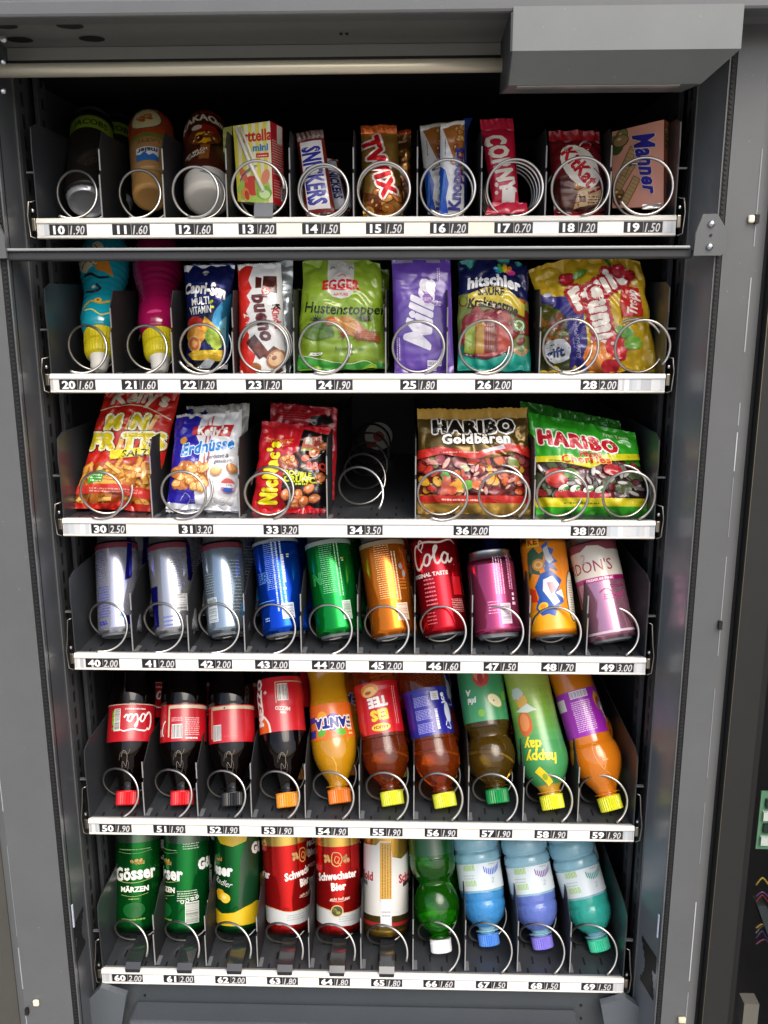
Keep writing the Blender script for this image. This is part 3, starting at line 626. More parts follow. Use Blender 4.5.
A.F(-14, 112, 12, 118, '#d7c59a', 2, .4); b.build('bottle_body', t); t.scale = (1.14,)*3
def a12(A, L):
    A.T('KAKAO', -6, 104, 11, '#f1e8d4', bold=.045, rot=4, arc=-7, sx=.85); A.T('MILK', 22, 96, 6, '#f1e8d4', rot=-16, bold=.03)
    A.T('Cocoa', -2, 118, 12, '#c42a1e', bold=.07, out='#2a0f08', ow=.08, sx=.95, arc=-4); A.E(3, 74, 21, 18, '#1c0d08', wob=.06); A.E(2, 74, 19, 16, '#6b3517', wob=.06); A.E(1, 70, 10, 9, '#e0a516', wob=.12); A.P([(-12, 84), (0, 92), (14, 88), (20, 78), (6, 80)], '#9a2418'); A.E(-6, 87, 6, 4, '#d8cfbd'); A.blobs((-10, 62, 14, 78), 6, ['#3d1c0c', '#8a4a20'], (2, 4))
    A.P([(-4, 36), (6, 36), (8, 58), (-2, 58)], '#8c5425'); A.T('MIT MILCH', -8, 49, 4, '#eadfca', rot=14, bold=.02); A.T('KAKAO', -7, 44.5, 4, '#eadfca', rot=14, bold=.02)
t = rev('cocoa_bottle', 'brown cocoa drink bottle with white base, lying back over the tag 12', 'drink bottle', 0, (204, 187), (203, 124), 42, .0225, Y0=.040)
b = MB(); b.lathe([(.0, 0), (.0, .015)]+spl([(.0, .019), (.003, .0232), (.008, .0245), (.026, .0248)], 4), M('#d9d5cb', 'plastic')); A = Art(b, cyl([(0, .0232), (.03, .0248)], .0245), 'plastic', 4); b.build('base', t)
b = MB(); pr = spl([(.026, .0250), (.05, .0252), (.100, .0252), (.112, .0235), (.124, .019), (.130, .015)], 4); b.lathe(pr+[(.130, 0)], M('#4a2012', 'label')); a12(Art(b, cyl(pr, .025), 'label', 4), 130); b.build('bottle_body', t); t.scale = (1.13,)*3
# 13 juice carton with straw
def a13(A, W_, H_):
    for i in range(5): A.Rr(-W_/2+W_/5*i, 0, -W_/2+W_/5*i+W_/10, H_, '#dfd44a')
    A.T('rttella', 7, 78, 13, '#c8202a', bold=.035, sx=.82); A.T('mini', 10, 64, 8, '#2b7fc0', bold=.05); A.Rr(4, 52, 20, 57, '#c8202a'); A.F(5.5, 53.5, 18.5, 55.5, '#f2e8d8', 1)
    A.E(0, 14, 22, 16, '#a9c95a', wob=.1); A.E(-2, 20, 11, 12, '#d4483a', wob=.06); A.E(12, 12, 10, 8, '#7fb044', wob=.12); A.E(-13, 32, 4, 10, '#d9705a', 20); A.E(15, 30, 5, 9, '#e08a6a', -20); A.E(-12, 10, 5, 7, '#e79a4c'); A.E(13, 10, 7, 5, '#cfe6a4'); A.E(-10, 8, 3, 6, '#d0443a', 10)
def s13(A, w, H_):
    A.F(-w/2+2, 34, w/2-3, 74, '#e9b9ac', 14, .45); A.F(-w/2+3, 8, w/2-10, 30, '#e9b9ac', 7, .3); A.B(w/2-9, 6, w/2-1, 22, horiz=True); A.P([(w/2-14, H_-22), (w/2-3, H_-22), (w/2-2, H_-1), (w/2-13, H_-1)], '#e9e2d4'); A.L([(-w/2, H_-2), (0, H_-22)], .8, '#7a1218', n=1)
slab('juice_carton', 'yellow striped juice carton with red side and white straw, above the tag 13', 'drink carton', ((233, 126), (270, 121), (238, 201.5), (273, 203.5)), (.052, .035, .042, .022), .027, (46, 92), '#ece6c4', a13, '#b81a26', s13, None, topc='#d9c650')
t = thing('drinking_straw', 'white drinking straw in a clear sleeve stuck slantwise on the striped juice carton', 'straw', at(236, 128, .048))
P = [at(236.5, 129, .0475), at(250, 163, .038), at(264, 192, .027)]; b = MB(); b.tube([p-P[0] for p in P], .0022, M('#f0ede4', 'gloss'), 8); b.build('tube', t)
P2 = [at(241, 128, .045), at(254, 161, .036), at(252.5, 163, .037)]; b = MB(); b.tube([p-P[0] for p in P2[:2]], .0016, M('#e6e3d8', 'gloss'), 8); b.build('short_tube', t)
slab('juice_carton', 'pale green striped carton edge between the cocoa bottle and the juice carton', 'drink carton', ((223, 128), (232, 126), (224, 206), (232, 206)), (.09, .09, .09, .09), .02, (12, 92), '#9aa04a', lambda A, w, h: [A.Rr(-6, 8*k, 6, 8*k+4, '#b3b860') for k in range(11)], group=None)
# 14 chocolate bars
def asn(A, W_, H_):
    A.Rr(-W_/2+2.6, 4, W_/2-3.0, H_-3, '#e9e6e6'); A.T('SNICKERS', -.3, H_*.49, 17.5, '#2b2f98', rot=-90, bold=.06, shear=-.1, sx=.60); A.F(-W_/2+.6, 6, -W_/2+1.8, H_-6, '#6a1a12', 1, .5, rot=90)
BARC = ((297, 141), (324, 137.5), (306, 214), (334.5, 212))
pouch('chocolate_bar', 'brown and white chocolate bar reading SNICKERS, tilted in front above the tag 14', 'chocolate bar', BARC, (.062, .062, .040, .040), (27, 86), .007, '#7a2418', asn, wr=.0005, seal=(9, '#4b2c22', 4), sealb=(3, '#4b2418', 0), sag=4)
pouch('chocolate_bar', 'second chocolate bar leaning lower behind the tilted SNICKERS bar', 'chocolate bar', ((323, 158), (338, 160), (334, 211), (350, 211)), (.085, .085, .062, .060), (20, 66), .006, '#5c1c14', lambda A, W_, H_: (A.Rr(-W_/2+2, 2, W_/2-3, H_-3, '#c9c8cf'), A.T('SNICKERS', 0, H_*.5, 11, '#20246e', rot=-90, bold=.07, sx=.55)), wr=.0008, sealb=(3, '#6a2018', 3), group=BAGS)
def atw(A, W_, H_):
    A.Rr(-W_/2, 0, W_/2, 22, '#9c6a28'); A.blobs((-W_/2, 2, W_/2, 22), 16, ['#7a3a14', '#b8702c', '#d29a4a'], (3, 6), hi='#f0c880'); A.P([(-W_/2, 22), (0, 16), (W_/2, 30), (W_/2, 20), (-W_/2, 12)], '#6b3b16')
    A.T('TWIX', -1, H_*.56, 18, '#c8141e', rot=-73, bold=.09, sx=.92, out=[('#b01018', .13), ('#f2e6d4', .10)], grow=-.12)
pouch('chocolate_bar', 'golden brown pack reading TWIX with orange top fin, above the tag 15', 'chocolate bar', ((361, 134), (397, 133), (363, 214), (403, 213)), (.060, .060, .040, .040), (42, 88), .010, '#8a6a2c', atw, fin='foil', seal=(8, '#c8642a', 7), sealb=(4, '#c99a40', 4), wr=.001)
pouch('chocolate_bar', 'second golden pack with an orange fin just behind the TWIX pack', 'chocolate bar', ((396, 136), (411, 134), (398, 205), (411, 206)), (.085, .085, .07, .07), (18, 80), .005, '#5d3f16', lambda A, w, h: A.blobs((-8, 8, 8, 60), 8, ['#8c4a1c', '#a8702e'], (3, 5)), fin='foil', seal=(5, '#c8582a', 4))
def akn(A, W_, H_, word=True):
    A.P([(-W_/2, 0), (-W_/2+10, 0), (-W_/2+7, 16), (-W_/2+10, 30), (-W_/2+6, 44), (-W_/2, 50)], '#2456c4'); A.P([(-W_/2, 8), (-W_/2+3, 10), (-W_/2+7, 42), (-W_/2+5, 46)], '#4f86d8')
    A.P([(-W_/2+2, H_), (W_/2, H_), (W_/2, H_-34), (W_/2-6, H_-46), (W_/2-12, H_-38), (-W_/2+9, H_-20)], '#a9682c'); A.blobs((W_/2-14, H_-40, W_/2-1, H_-4), 14, ['#8a4d1c', '#c98c48', '#dba85e'], (2, 3.4)); A.E(W_/2-3, H_-44, 4, 6, '#7f9a3a')
    A.T('Knoppers', 4.2, H_*.38, 13.5, '#35338c', rot=86, bold=.05, sx=.84); A.F(-W_/2+5, H_-32, -W_/2+6, H_-14, '#555', 1, .8, rot=90); A.F(W_/2-6, H_-62, W_/2-4, H_-36, '#c23030', 2, .6, rot=90)
KC = (((440.5, 127), (464.5, 124), (439.5, 214), (464, 214)), (.055, .055, .040, .040))
pouch('wafer_bar', 'front blue and white wafer bar reading Knoppers, above the tag 16', 'wafer bar', KC[0], KC[1], (28, 92), .007, '#e6e6e8', akn, wr=.0008, seal=(4, '#d9d7d2', 2), sealb=(4, '#cfd2d6', 4), sag=4)
pouch('wafer_bar', 'second wafer bar peeking out at the left of the front Knoppers bar', 'wafer bar', ((420, 129), (446, 126), (428, 214), (452, 214)), (.085, .085, .066, .066), (28, 92), .006, '#dcdcde', akn, wr=.0008, seal=(4, '#c9c7c2', 2), sag=4)
b = MB(); P = [at(x, y, .078) for x, y in ((464, 118), (472.5, 118), (470, 124), (467, 132), (467, 205), (464, 205))]; b.add([p-P[0] for p in P]+[p-P[0]+Vector((0, .004, 0)) for p in P], [tuple(range(6))[::-1], tuple(range(6, 12))]+[(i, (i+1) % 6, 6+(i+1) % 6, 6+i) for i in range(6)], M('#22449c', 'print'))
o = b.build('wafer_bar'); o.location = P[0]; o['label'] = 'dark blue edge of a third wafer bar, right of the front one'; o['category'] = 'wafer bar'; o['group'] = BAGS
def aco(A, W_, H_):
    A.T('CORNY', 0, H_*.52, 19, '#efe6da', rot=-82, bold=.07, sx=.66, grow=-.08); A.P([(-5, 2), (10, 2), (12, 16), (6, 20), (2, 14), (-3, 18)], '#ebe3dc', None); A.E(-6, 26, 3, 2, '#e9dccd'); A.E(-9, 20, 2, 2.4, '#e9dccd'); A.E(-10, 12, 2, 2, '#e9dccd'); A.F(-W_/2+3, H_*.5, -W_/2+5.5, H_*.72, '#e8b0b0', 2, .4, rot=90)
pouch('muesli_bar', 'pinkish red muesli bar reading CORNY, leaning left above the tag 17', 'muesli bar', ((481, 130), (514, 129), (493, 205), (519, 205)), (.058, .058, .036, .036), (31, 84), .009, '#c21c3c', aco, wr=.0006, seal=(13, '#c4203e', 0), sealb=None, sag=3)
pouch('bar_wrapper_fin', 'crimped red lower fin of the CORNY muesli bar folded over the coil', 'wrapper fin', ((489, 203), (527, 203), (485, 215), (528, 213)), (.028, .028, .022, .022), (42, 13), .001, '#c21c3c', lambda A, w, h: None, wr=.0016, group=BAGS)
def akk(A, W_, H_):
    A.P([(-W_/2, 0), (W_/2, 0), (W_/2, 30), (10, 26), (-W_/2, 40)], '#3c1410'); A.P([(-20, 40), (-8, 44), (4, 10), (-4, 4), (-22, 8)], '#5c2816'); A.P([(-8, 4), (W_/2-3, 10), (W_/2-6, 28), (-2, 26)], '#c9a678'); A.Rr(-2, 10, 5, 17, '#5c2a18'); A.F(7, 6, 20, 18, '#5c2a18', 4, .5); A.blobs((-6, 22, 2, 32), 3, ['#7a4420', '#c08040'], (3, 4))
    A.E(2, 52, 18.5, 28, '#ece4da', 28); A.T('KitKat', 2, 51, 16.5, '#c01824', rot=-57, bold=.06, sx=.78, shear=-.1); A.L([(4, 76), (10, 82), (17, 78), (12, 70)], 1.2, '#ece4da'); A.E(12, 76, 5, 5, '#9c1620'); A.L([(8, 20), (22, 26), (26, 36)], 2.4, '#8c1620')
pouch('chocolate_bar', 'dark red four finger pack reading KitKat in a white oval, above the tag 18', 'chocolate bar', ((549, 141), (600, 141), (554, 214), (608, 212)), (.058, .058, .036, .036), (58, 84), .009, '#6e141c', akk, wr=.0012, seal=(12, '#a01824', 2), sealb=(4, '#c01e2c', 4), sag=3.5)
def ama(A, W_, H_):
    A.blobs((-W_/2+2, 6, -W_/2+12, 16), 3, ['#6a4420', '#9a7a4a'], (4, 6)); A.blobs((-W_/2+4, H_-26, -W_/2+14, H_-6), 4, ['#4c5a2a', '#8a8a4a', '#b8946a'], (4, 7))
    for i, (x, y, r) in enumerate(((-15, 34, 55), (-11, 50, 62), (-8, 18, 60))):
        c, s = math.cos(R_(r)), math.sin(R_(r)); q = lambda a, b_: (x+a*c-b_*s, y+a*s+b_*c)
        A.P([q(-16, -5), q(16, -5), q(16, 5), q(-16, 5)], '#8c6a3c'); A.P([q(-15, -4), q(15, -4), q(15, 4), q(-15, 4)], '#c9a877')
        for k in range(-3, 4): A.P([q(k*4.2-.4, -4), q(k*4.2+.4, -4), q(k*4.2+.4, 4), q(k*4.2-.4, 4)], '#a4824e')
    A.T('Manner', 12, H_*.53, 20, '#2a22a0', rot=-82, bold=.05, shear=.4, sx=.68, out='#efd9cf', ow=.04, grow=-.25); A.F(2, 34, 4, 52, '#6a3a30', 1, .4, rot=90)
slab('wafer_pack', 'salmon pink wafer box reading Manner in blue script, above the tag 19', 'wafer pack', ((612, 132), (664, 119.5), (612.5, 208), (663.5, 206.5)), (.080, .040, .070, .030), .014, (60, 86), '#f6ae98', ama, '#a85c3e', lambda A, w, h: (A.Rr(-3, 0, 3, h, '#b8714e'), A.blobs((-4, h-26, 4, h-10), 3, ['#6c5a34', '#a98a5a'], (3, 4)), A.F(-2, 8, 2, 26, '#3a2a7a', 2, .6, rot=90)))
pouch('wrapper_flap', 'clear crinkled wrapper end under the pink wafer box', 'wrapper', ((642, 205), (662, 203), (642, 209), (661, 208)), (.030, .030, .026, .026), (22, 5), .001, '#d8d2cc', lambda A, w, h: None, wr=.001, fin='foil', group=BAGS)

# ================================================================== second shelf (20 to 28)
def kids(label, row, p1, p2, body, art):
    t = rev('kids_bottle', label, 'drink bottle', row, p1, p2, 40, .0092, 'squeeze bottles lying spout down', Y0=.030)
    b = MB(); b.lathe([(.0, .004), (.0015, .0078), (.006, .0094), (.014, .0100), (.016, .0110), (.021, .0118), (.022, .010)], M('#d8d6cc', 'plastic'), 40); b.build('spout', t)
    b = MB(); b.lathe([(.018, .0115), (.020, .0150), (.026, .0170), (.031, .0174), (.032, .0160), (.0345, .0160), (.0355, .0180), (.049, .0186), (.050, .016)], M('#d8c81e', 'cap'), 64, ridge=.02); b.build('cap', t)
    b = MB(); pr = spl([(.048, .0160), (.052, .0200), (.062, .0225), (.072, .0230), (.082, .0225), (.096, .0212), (.110, .0218), (.122, .0242), (.134, .0268), (.150, .0284), (.166, .0284), (.182, .0245)], 5)
    pr = [(v, r+(.0007*math.sin(v*800) if .085 < v < .15 else 0)) for v, r in pr]
    b.lathe(pr+[(.184, 0)], M(body, 'gloss')); A = Art(b, cyl(pr, .027), 'gloss', 3.5, h0=.25); art(A); b.build('bottle_body', t); t.scale = (1.13,)*3; return t
def a20(A):
    A.L([(-22, 74), (-8, 80), (6, 76), (20, 82)], 3, '#c9a63a'); A.E(2, 80, 5, 3.4, '#d9b84a'); A.E(2, 80, 2, 1.6, '#b8301e'); A.L([(-20, 70), (-6, 68), (6, 60), (18, 64)], 1.6, '#d8c860'); A.L([(-18, 98), (-6, 94), (4, 97), (-2, 104)], 3.2, '#2f2f3a'); A.E(-6, 101, 3, 2, '#d8d8cc')
    A.E(-14, 140, 17, 16, '#cfc9a8', wob=.12); A.P([(-2, 122), (20, 116), (10, 138), (4, 146), (-4, 136)], '#c8822c'); A.L([(-24, 132), (-12, 136), (-4, 128)], 1.1, '#2a2a2a'); A.L([(-26, 142), (-14, 148), (-8, 140), (-2, 146)], 1.1, '#2a2a2a'); A.L([(-20, 120), (-8, 118), (2, 112), (14, 114)], 3.0, '#26262e'); A.E(0, 152, 6, 8, '#d8d2b4', 20); A.L([(-4, 156), (2, 148), (8, 150)], 1, '#2a2a2a'); A.E(-22, 66, 8, 5, '#1887a0')
kids('turquoise squeeze bottle with yellow cap and white spout, spout down above the tag 20', 1, (97, 367), (103, 262), '#169ab0', a20)
kids('magenta squeeze bottle with yellow cap and white spout, spout down above the tag 21', 1, (158.5, 368), (156, 262), '#98104c', lambda A: (A.E(0, 66, 10, 2, '#d04a84'), A.T('o', 6, 172, 10, '#d7a0b4')))  # magenta darkened to hold the shadow this bottle stands in
def aca(A, W_, H_):
    A.Rr(-W_/2, 26, W_/2, 66, '#101c40'); A.P([(4, 30), (W_/2, 24), (W_/2, 84), (10, 60)], '#2a78a0'); A.P([(14, 34), (W_/2-3, 30), (W_/2-3, 58), (18, 50)], '#7fc0d4')
    A.T('Capri-Sun', -3, 88, 13.5, '#f0efe8', bold=.06, rot=-5, sx=.66, grow=.12, arc=-3); A.E(-3, 106, 4, 3, '#e8e8e4'); A.Rr(-7, 104, 1, 106, '#16205c'); A.T('MULTI', -8, 73, 8.5, '#e8e6dc', bold=.02, sx=.7, rot=6); A.T('VITAMIN', -8, 63, 8.5, '#e8e6dc', bold=.02, sx=.62, rot=6); A.E(6, 72, 3, 1.8, '#b8c82e', 30); A.E(8, 66, 2.4, 1.6, '#b8c82e')
    A.E(-14, 46, 12, 10, '#b8301c', wob=.08); A.P([(-2, 56), (20, 40), (16, 28), (-6, 40)], '#d8a02e'); A.E(10, 34, 12, 10, '#8aa83a', wob=.08); A.E(14, 28, 8, 8, '#a9c04a', wob=.08); A.E(-14, 34, 13, 10, '#d8953a', wob=.06); A.E(-16, 25, 9.5, 9, '#e4b57a'); A.E(-16, 25, 7.5, 7, '#c9713a'); A.E(-16, 25, 4, 4, '#e0a060', wob=.2)
    A.P([(-26, 14), (-16, 18), (24, 20), (24, 8), (-20, 8)], '#d8b02a'); A.L([(-24, 12), (0, 15), (24, 14)], 1, '#e8cf62'); A.Rr(-W_/2, 0, W_/2, 7, '#14161c'); A.P([(-14, 0), (4, 0), (12, 8), (2, 10)], '#cfd6dc', 'foil'); A.F(-18, 24, 12, 30, '#7a5a20', 0) if 0 else None
pouch('drink_pouch', 'dark blue foil fruit drink pouch reading Capri-Sun, above the tag 22', 'drink pouch', ((184, 266), (235, 265), (186, 367), (228, 370)), (.070, .070, .036, .036), (58, 116), .013, '#16205c', aca, fin='foil', wr=.001, pinch=.06, seal=(3, '#4a4f74', 0), backc='#b9bcc0')
def abu(A, W_, H_):
    e = [(-W_/2, 0), (-6, 0), (-10, 12), (-6, 22), (-14, 30), (-12, 44), (-16, 52), (-11, 62), (-15, 70), (-10, 80), (-14, 88), (-8, 96), (-12, 106), (-7, H_), (-W_/2, H_)]
    A.P(e, '#cf2a20'); A.P([(-4, 96), (3, 96), (3, 108), (-4, 110)], '#4a1a10'); A.P([(4, 92), (20, 90), (20, 110), (5, 110)], '#43170f'); A.L([(5, 98), (12, 92), (20, 100)], 2, '#7a3a26')
    A.E(8, 92, 5, 5, '#cf2a20'); A.T('x2', 8, 92, 5, '#f0e8e0', bold=.04, rot=-60); A.T('bueno', 5, 63, 17, '#5c1c20', rot=-80, bold=.06, shear=.2, sx=.86); A.T('Kinder', 19, 60, 7.5, '#c8281e', rot=-82, bold=.05, sx=.85); A.T('K', 19, 73.5, 7.5, '#1b1b1b', rot=-82, bold=.05); A.T('2', -14, 66, 7, '#f0e0d8', rot=-80, bold=.03); A.F(-16, 54, -10, 60, '#f0d0c8', 2, .5)
    A.P([(-16, 36), (-6, 44), (8, 24), (-2, 16)], '#3f1710'); A.P([(-10, 30), (-2, 36), (10, 22), (0, 18)], '#6a2c1a'); A.P([(2, 20), (14, 30), (20, 26), (8, 14)], '#5c2414'); A.E(16, 16, 12, 9, '#a9744c', 40); A.E(16, 16, 9, 7, '#d9b48c', 40); A.E(14, 17, 3, 2.4, '#8a5430', 40); A.E(-6, 9, 6, 4, '#a86a40', -30); A.P([(12, 0), (24, 0), (20, 8)], '#5c2618')
pouch('chocolate_bar', 'white and red chocolate bar pack reading bueno downwards, above the tag 23', 'chocolate bar', ((238, 266), (281, 265), (240, 377), (286, 373)), (.066, .066, .030, .030), (50, 124), .011, '#e3e4e2', abu, wr=.001, sag=3, seal=(3, '#dfe0e0', 0))
pouch('chocolate_bar', 'second pack with a silver edge standing just right of the bueno pack', 'chocolate bar', ((262, 264), (293, 260), (278, 372), (291, 372)), (.080, .080, .052, .052), (30, 122), .006, '#a9b2b4', lambda A, w, h: A.P([(-15, 0), (-6, 0), (-6, h), (-15, h)], '#c8ccce'), fin='foil', wr=.0018)
def aeg(A, W_, H_):
    A.P([(-15, H_), (14, H_), (13, 84), (8, 78), (0, 76), (-9, 78), (-15, 85)], '#c9c8c0'); A.T('EGGER', 0, 91.5, 10.5, '#c01e26', bold=.06, sx=.84); A.L([(-13, 87), (0, 85), (13, 86)], 1.1, '#c01e26'); A.L([(-4, 100), (2, 102), (5, 99)], .9, '#c01e26'); A.T('NATURE', 0, 80.5, 2.8, '#c01e26')
    for sx_ in (-10, 10): A.L([(sx_-2, 108), (sx_, 111), (sx_+3, 109)], 1.2, '#6a6a64')
    A.L([(-4, 112), (0, 116), (5, 113)], 3, '#e2e0d8')
    A.T('Hustenstopper', 4, 65, 11.5, '#1f2e18', bold=.015, rot=-1, sx=.86, shear=.1, arc=4)
    g = random.Random(5)
    for cx_, cy_, l in ((-24, 52, 22), (24, 52, 24)):
        for a in range(0, 181, 11): 
            L_ = l*g.uniform(.7, 1); x1, y1 = cx_+math.cos(R_(a))*L_, cy_+math.sin(R_(a))*L_*.55; A.P([(cx_-.9, cy_), (cx_+.9, cy_), (x1, y1)], g.choice(['#2c3a1c', '#3f4f26', '#1f2c18']))
    A.E(-22, 42, 16, 9, '#4a6a2a', -12, wob=.1); A.E(-26, 38, 14, 6, '#5f7f33', -10); A.E(-10, 52, 7, 5, '#c25a24', 0, wob=.15); A.E(-9, 51, 5, 3, '#e08a4a'); A.E(8, 46, 15, 9.5, '#b87a2a', -28); 
    for i in range(9): A.E(-2+i*2.4, 52-i*1.4, 1.5, 1.2, '#dca850', -28)
    A.P([(14, 48), (38, 36), (38, 28), (16, 34)], '#b5643a'); A.F(16, 30, 38, 42, '#8a4020', 5, .4)
    for cx_, cy_ in ((2, 37), (16, 35)):
        for a in range(0, 360, 45): A.P([(cx_-.1, cy_-1.6), (cx_+1.6, cy_+.1), (cx_+math.cos(R_(a))*8, cy_+math.sin(R_(a))*6.5), (cx_-1.6, cy_)], '#8c3626')
    A.T('Kräuterbonbons', 8, 22, 3.4, '#4c6a34', sx=.9); A.T('75 g', 8, 17, 2.6, '#4c6a34'); A.P([(-W_/2, 0), (W_/2, 0), (W_/2, 5), (22, 8), (6, 5), (-10, 8), (-22, 11), (-W_/2, 16)], '#3f9a3a'); A.L([(-W_/2+1, 16), (-20, 11), (-8, 8), (6, 5.4), (22, 8.4), (30, 5)], .7, '#dfead0'); A.P([(-32, 15), (-20, 15), (-18, 18), (-30, 18.5)], '#e9eee0'); A.F(-29, 16, -20, 17.6, '#333', 1, .7)
pouch('sweet_bag', 'lime green cough sweet bag reading EGGER on a grey panel, above the tag 24', 'bag of sweets', ((303.5, 262), (380, 264), (297, 371), (388, 369)), (.076, .076, .040, .040), (86, 122), .015, '#86a52c', aeg, wr=.0018, peak=.007)
pouch('sweet_bag', 'second green sweet bag showing as a strip right of the EGGER bag', 'bag of sweets', ((372, 268), (389, 270), (376, 366), (389, 366)), (.1, .1, .09, .09), (20, 110), .006, '#6f8a22', lambda A, w, h: None, wr=.002)
pouch('sweet_bag', 'third green sweet bag showing as a strip left of the EGGER bag', 'bag of sweets', ((291, 289), (302, 289), (291, 366), (302, 366)), (.1, .1, .09, .09), (16, 90), .004, '#6c8426', lambda A, w, h: A.T('H', 0, 60, 10, '#1f2e18', shear=.1), wr=.002)
WH = '#e4e2ee'
def ami(A, W_, H_):
    A.T('Milka', -3, H_*.51, 27, WH, rot=81, bold=.075, shear=.30, sx=.88, grow=-.14)
    A.Rr(-W_/2+1, H_-7, -10, H_-2, '#8d86a0'); A.Rr(6, H_-7, 22, H_-2.5, '#8d86a0'); A.F(-W_/2+2, 14, -W_/2+7, 40, '#c4b6dc', 2, .5, rot=90); A.F(17, H_-28, 21, H_-13, '#c4b6dc', 2, .5, rot=90)
    A.B(4, 8, 20, 14, '#6a4a9a'); A.B(4, 3, 14, 7, '#6a4a9a'); A.F(2, 74, 22, 80, '#cbbbe0', 4, .5); A.E(6, 82, 6, 5, '#8f5fae', wob=.15); A.F(-4, 80, 10, 84, '#d9cfe6', 2, .5)
pouch('chocolate_bar', 'purple chocolate bar wrapper reading Milka in white script, above the tag 25', 'chocolate bar', ((392, 257), (450, 257), (394.5, 374), (454, 373.5)), (.060, .060, .030, .030), (68, 130), .008, '#5f3fa0', ami, wr=.0007, seal=None, sag=5)
def ahi(A, W_, H_):
    A.P([(-W_/2, 26), (W_/2, 18), (W_/2, 92), (-W_/2, 96)], '#7a8a4a'); A.blobs((-W_/2+3, 30, W_/2-2, 82), 26, ['#7a2a24', '#a8442c', '#8a9a3a', '#c07038', '#8a3434'], (3.5, 7), hi=None)
    A.P([(-W_/2, 84), (W_/2, 80), (W_/2, H_), (-W_/2, H_)], '#141a4c'); A.T('hitschler', 0, 97, 12.5, '#eef0f2', bold=.07, sx=.92, arc=-3)
    for a, c in ((150, '#1c9ac0'), (118, '#5ab43c'), (86, '#e8c81e'), (54, '#e8781e'), (24, '#d83a8a')): A.E(12+math.cos(R_(a))*9, 104+math.sin(R_(a))*7, 5, 2.6, c, a)
    A.P([(-30, 82), (-8, 89), (14, 89), (34, 74), (34, 60), (0, 70), (-30, 68)], '#c9b53a'); A.T('SAURE', -4, 84.5, 8, '#1a1a1a', bold=.05, sx=.9); A.E(-4.2, 91, .8, .8, '#1a1a1a'); A.E(-1.6, 91, .8, .8, '#1a1a1a'); A.T('Krakenarme', -1, 72.5, 9.5, '#1a1a1a', bold=.065, sx=.80, arc=-4, rot=-8)
    A.E(-8, 38, 30, 24, '#8c2636', wob=.02); A.E(-8, 36, 27, 21, '#b04a44'); A.P([(-34, 18), (-32, 48), (-21, 51), (-22, 18)], '#8fa83c'); A.P([(-21, 18), (-20, 51), (-12, 52), (-12, 18)], '#b8943a'); A.P([(-11, 18), (-10, 52), (2, 52), (3, 20)], '#7a3a38'); A.P([(4, 20), (4, 52), (16, 48), (18, 24)], '#b5483a'); A.F(-10, 22, 2, 50, '#a86a4a', 5, .4, rot=90)
    A.L([(-34, 18), (-8, 13), (18, 18)], 2, '#5c1c28'); A.E(28, 50, 9.5, 9.5, '#8c2636'); A.E(28, 50, 8, 8, '#4f7f34'); A.E(28, 50, 6, 6, '#dfe8d0'); A.E(28, 50, 4, 4, '#7a9a4a', wob=.3); A.P([(-W_/2, 0), (W_/2, 0), (W_/2, 24), (16, 18), (-8, 11), (-W_/2, 15)], '#1f9a88'); A.L([(18, 24), (30, 18), (36, 24)], 4, '#c08a5a')
pouch('sweet_bag', 'navy and teal sour sweets bag reading Krakenarme, above the tag 26', 'bag of sweets', ((459, 262), (527, 266), (457, 371), (531, 372)), (.076, .076, .040, .040), (80, 122), .014, '#1f8f86', ahi, wr=.002, peak=.008)
def afr(A, W_, H_):
    A.P([(-W_/2, 0), (-30, 0), (-26, 60), (-44, 80), (-W_/2, 84)], '#3a3f22'); A.blobs((-W_/2+2, 16, -32, 70), 18, ['#4a4a1e', '#8a5a24', '#5f6a2a', '#7a3a1e'], (4, 7), hi=None); A.E(-44, 24, 15, 13, '#b9bfc4', wob=.1); A.T('gift', -46, 22, 10, '#2a3a6a', bold=.05, rot=10)
    A.P([(-30, 0), (-12, 0), (-12, 64), (-30, 82), (-54, 88), (-W_/2, 98), (-W_/2, 84), (-44, 76), (-30, 60)], '#2f2a78'); A.T('GUMMIBONBONS', -22, 34, 4, '#b8b4d8', rot=92, sx=.8); A.E(-48, 88, 5, 2.5, '#c9c8d8')
    O = [('#a81c2c', .14)]; A.T('Fruit', 6, 92, 22, '#e6e0d6', rot=28, bold=.09, sx=.95, out=O, shear=.1); A.T('gummi', 9, 52, 24, '#e6e0d6', rot=-84, bold=.10, sx=.74, out=O)
    A.P([(28, 58), (52, 60), (52, 92), (34, 92), (28, 74)], '#c02a24'); A.T('Tropp', 41, 75, 11, '#f0e0d8', rot=80, bold=.05, shear=.2, sx=.7)
    for x, y in ((-26, 102), (34, 108), (42, 106)): A.E(x, y, 9.5, 8, '#8c1420', 12, wob=.03); A.E(x, y+1, 7.5, 6, '#b82432', 12); A.E(x-2, y+3, 1.4, 1, '#f0c8c8')
    A.E(-10, 106, 9, 3.6, '#5f8f30', 25); A.E(24, 122, 8, 4, '#3f7030', 100)
    A.E(-2, 16, 15, 16, '#d8742a', wob=.03); A.E(-2, 16, 12, 13, '#e8944a'); A.E(18, 26, 12, 12, '#b81c28'); A.E(17, 27, 10, 10, '#d43a42'); A.E(14, 30, 2, 1.6, '#f4e0e0'); A.E(28, 42, 10, 6, '#5f9a34', -20); A.E(36, 30, 10, 7, '#78b040', 10); A.E(10, 6, 10, 7, '#c8303a')
pouch('sweet_bag', 'large crumpled yellow bag of fruit gummies with red cherries, above the tag 28', 'bag of sweets', ((531, 270), (640, 262), (539, 374), (661, 373)), (.086, .078, .046, .044), (124, 124), .020, '#c9a626', afr, wr=.0032, peak=.010)

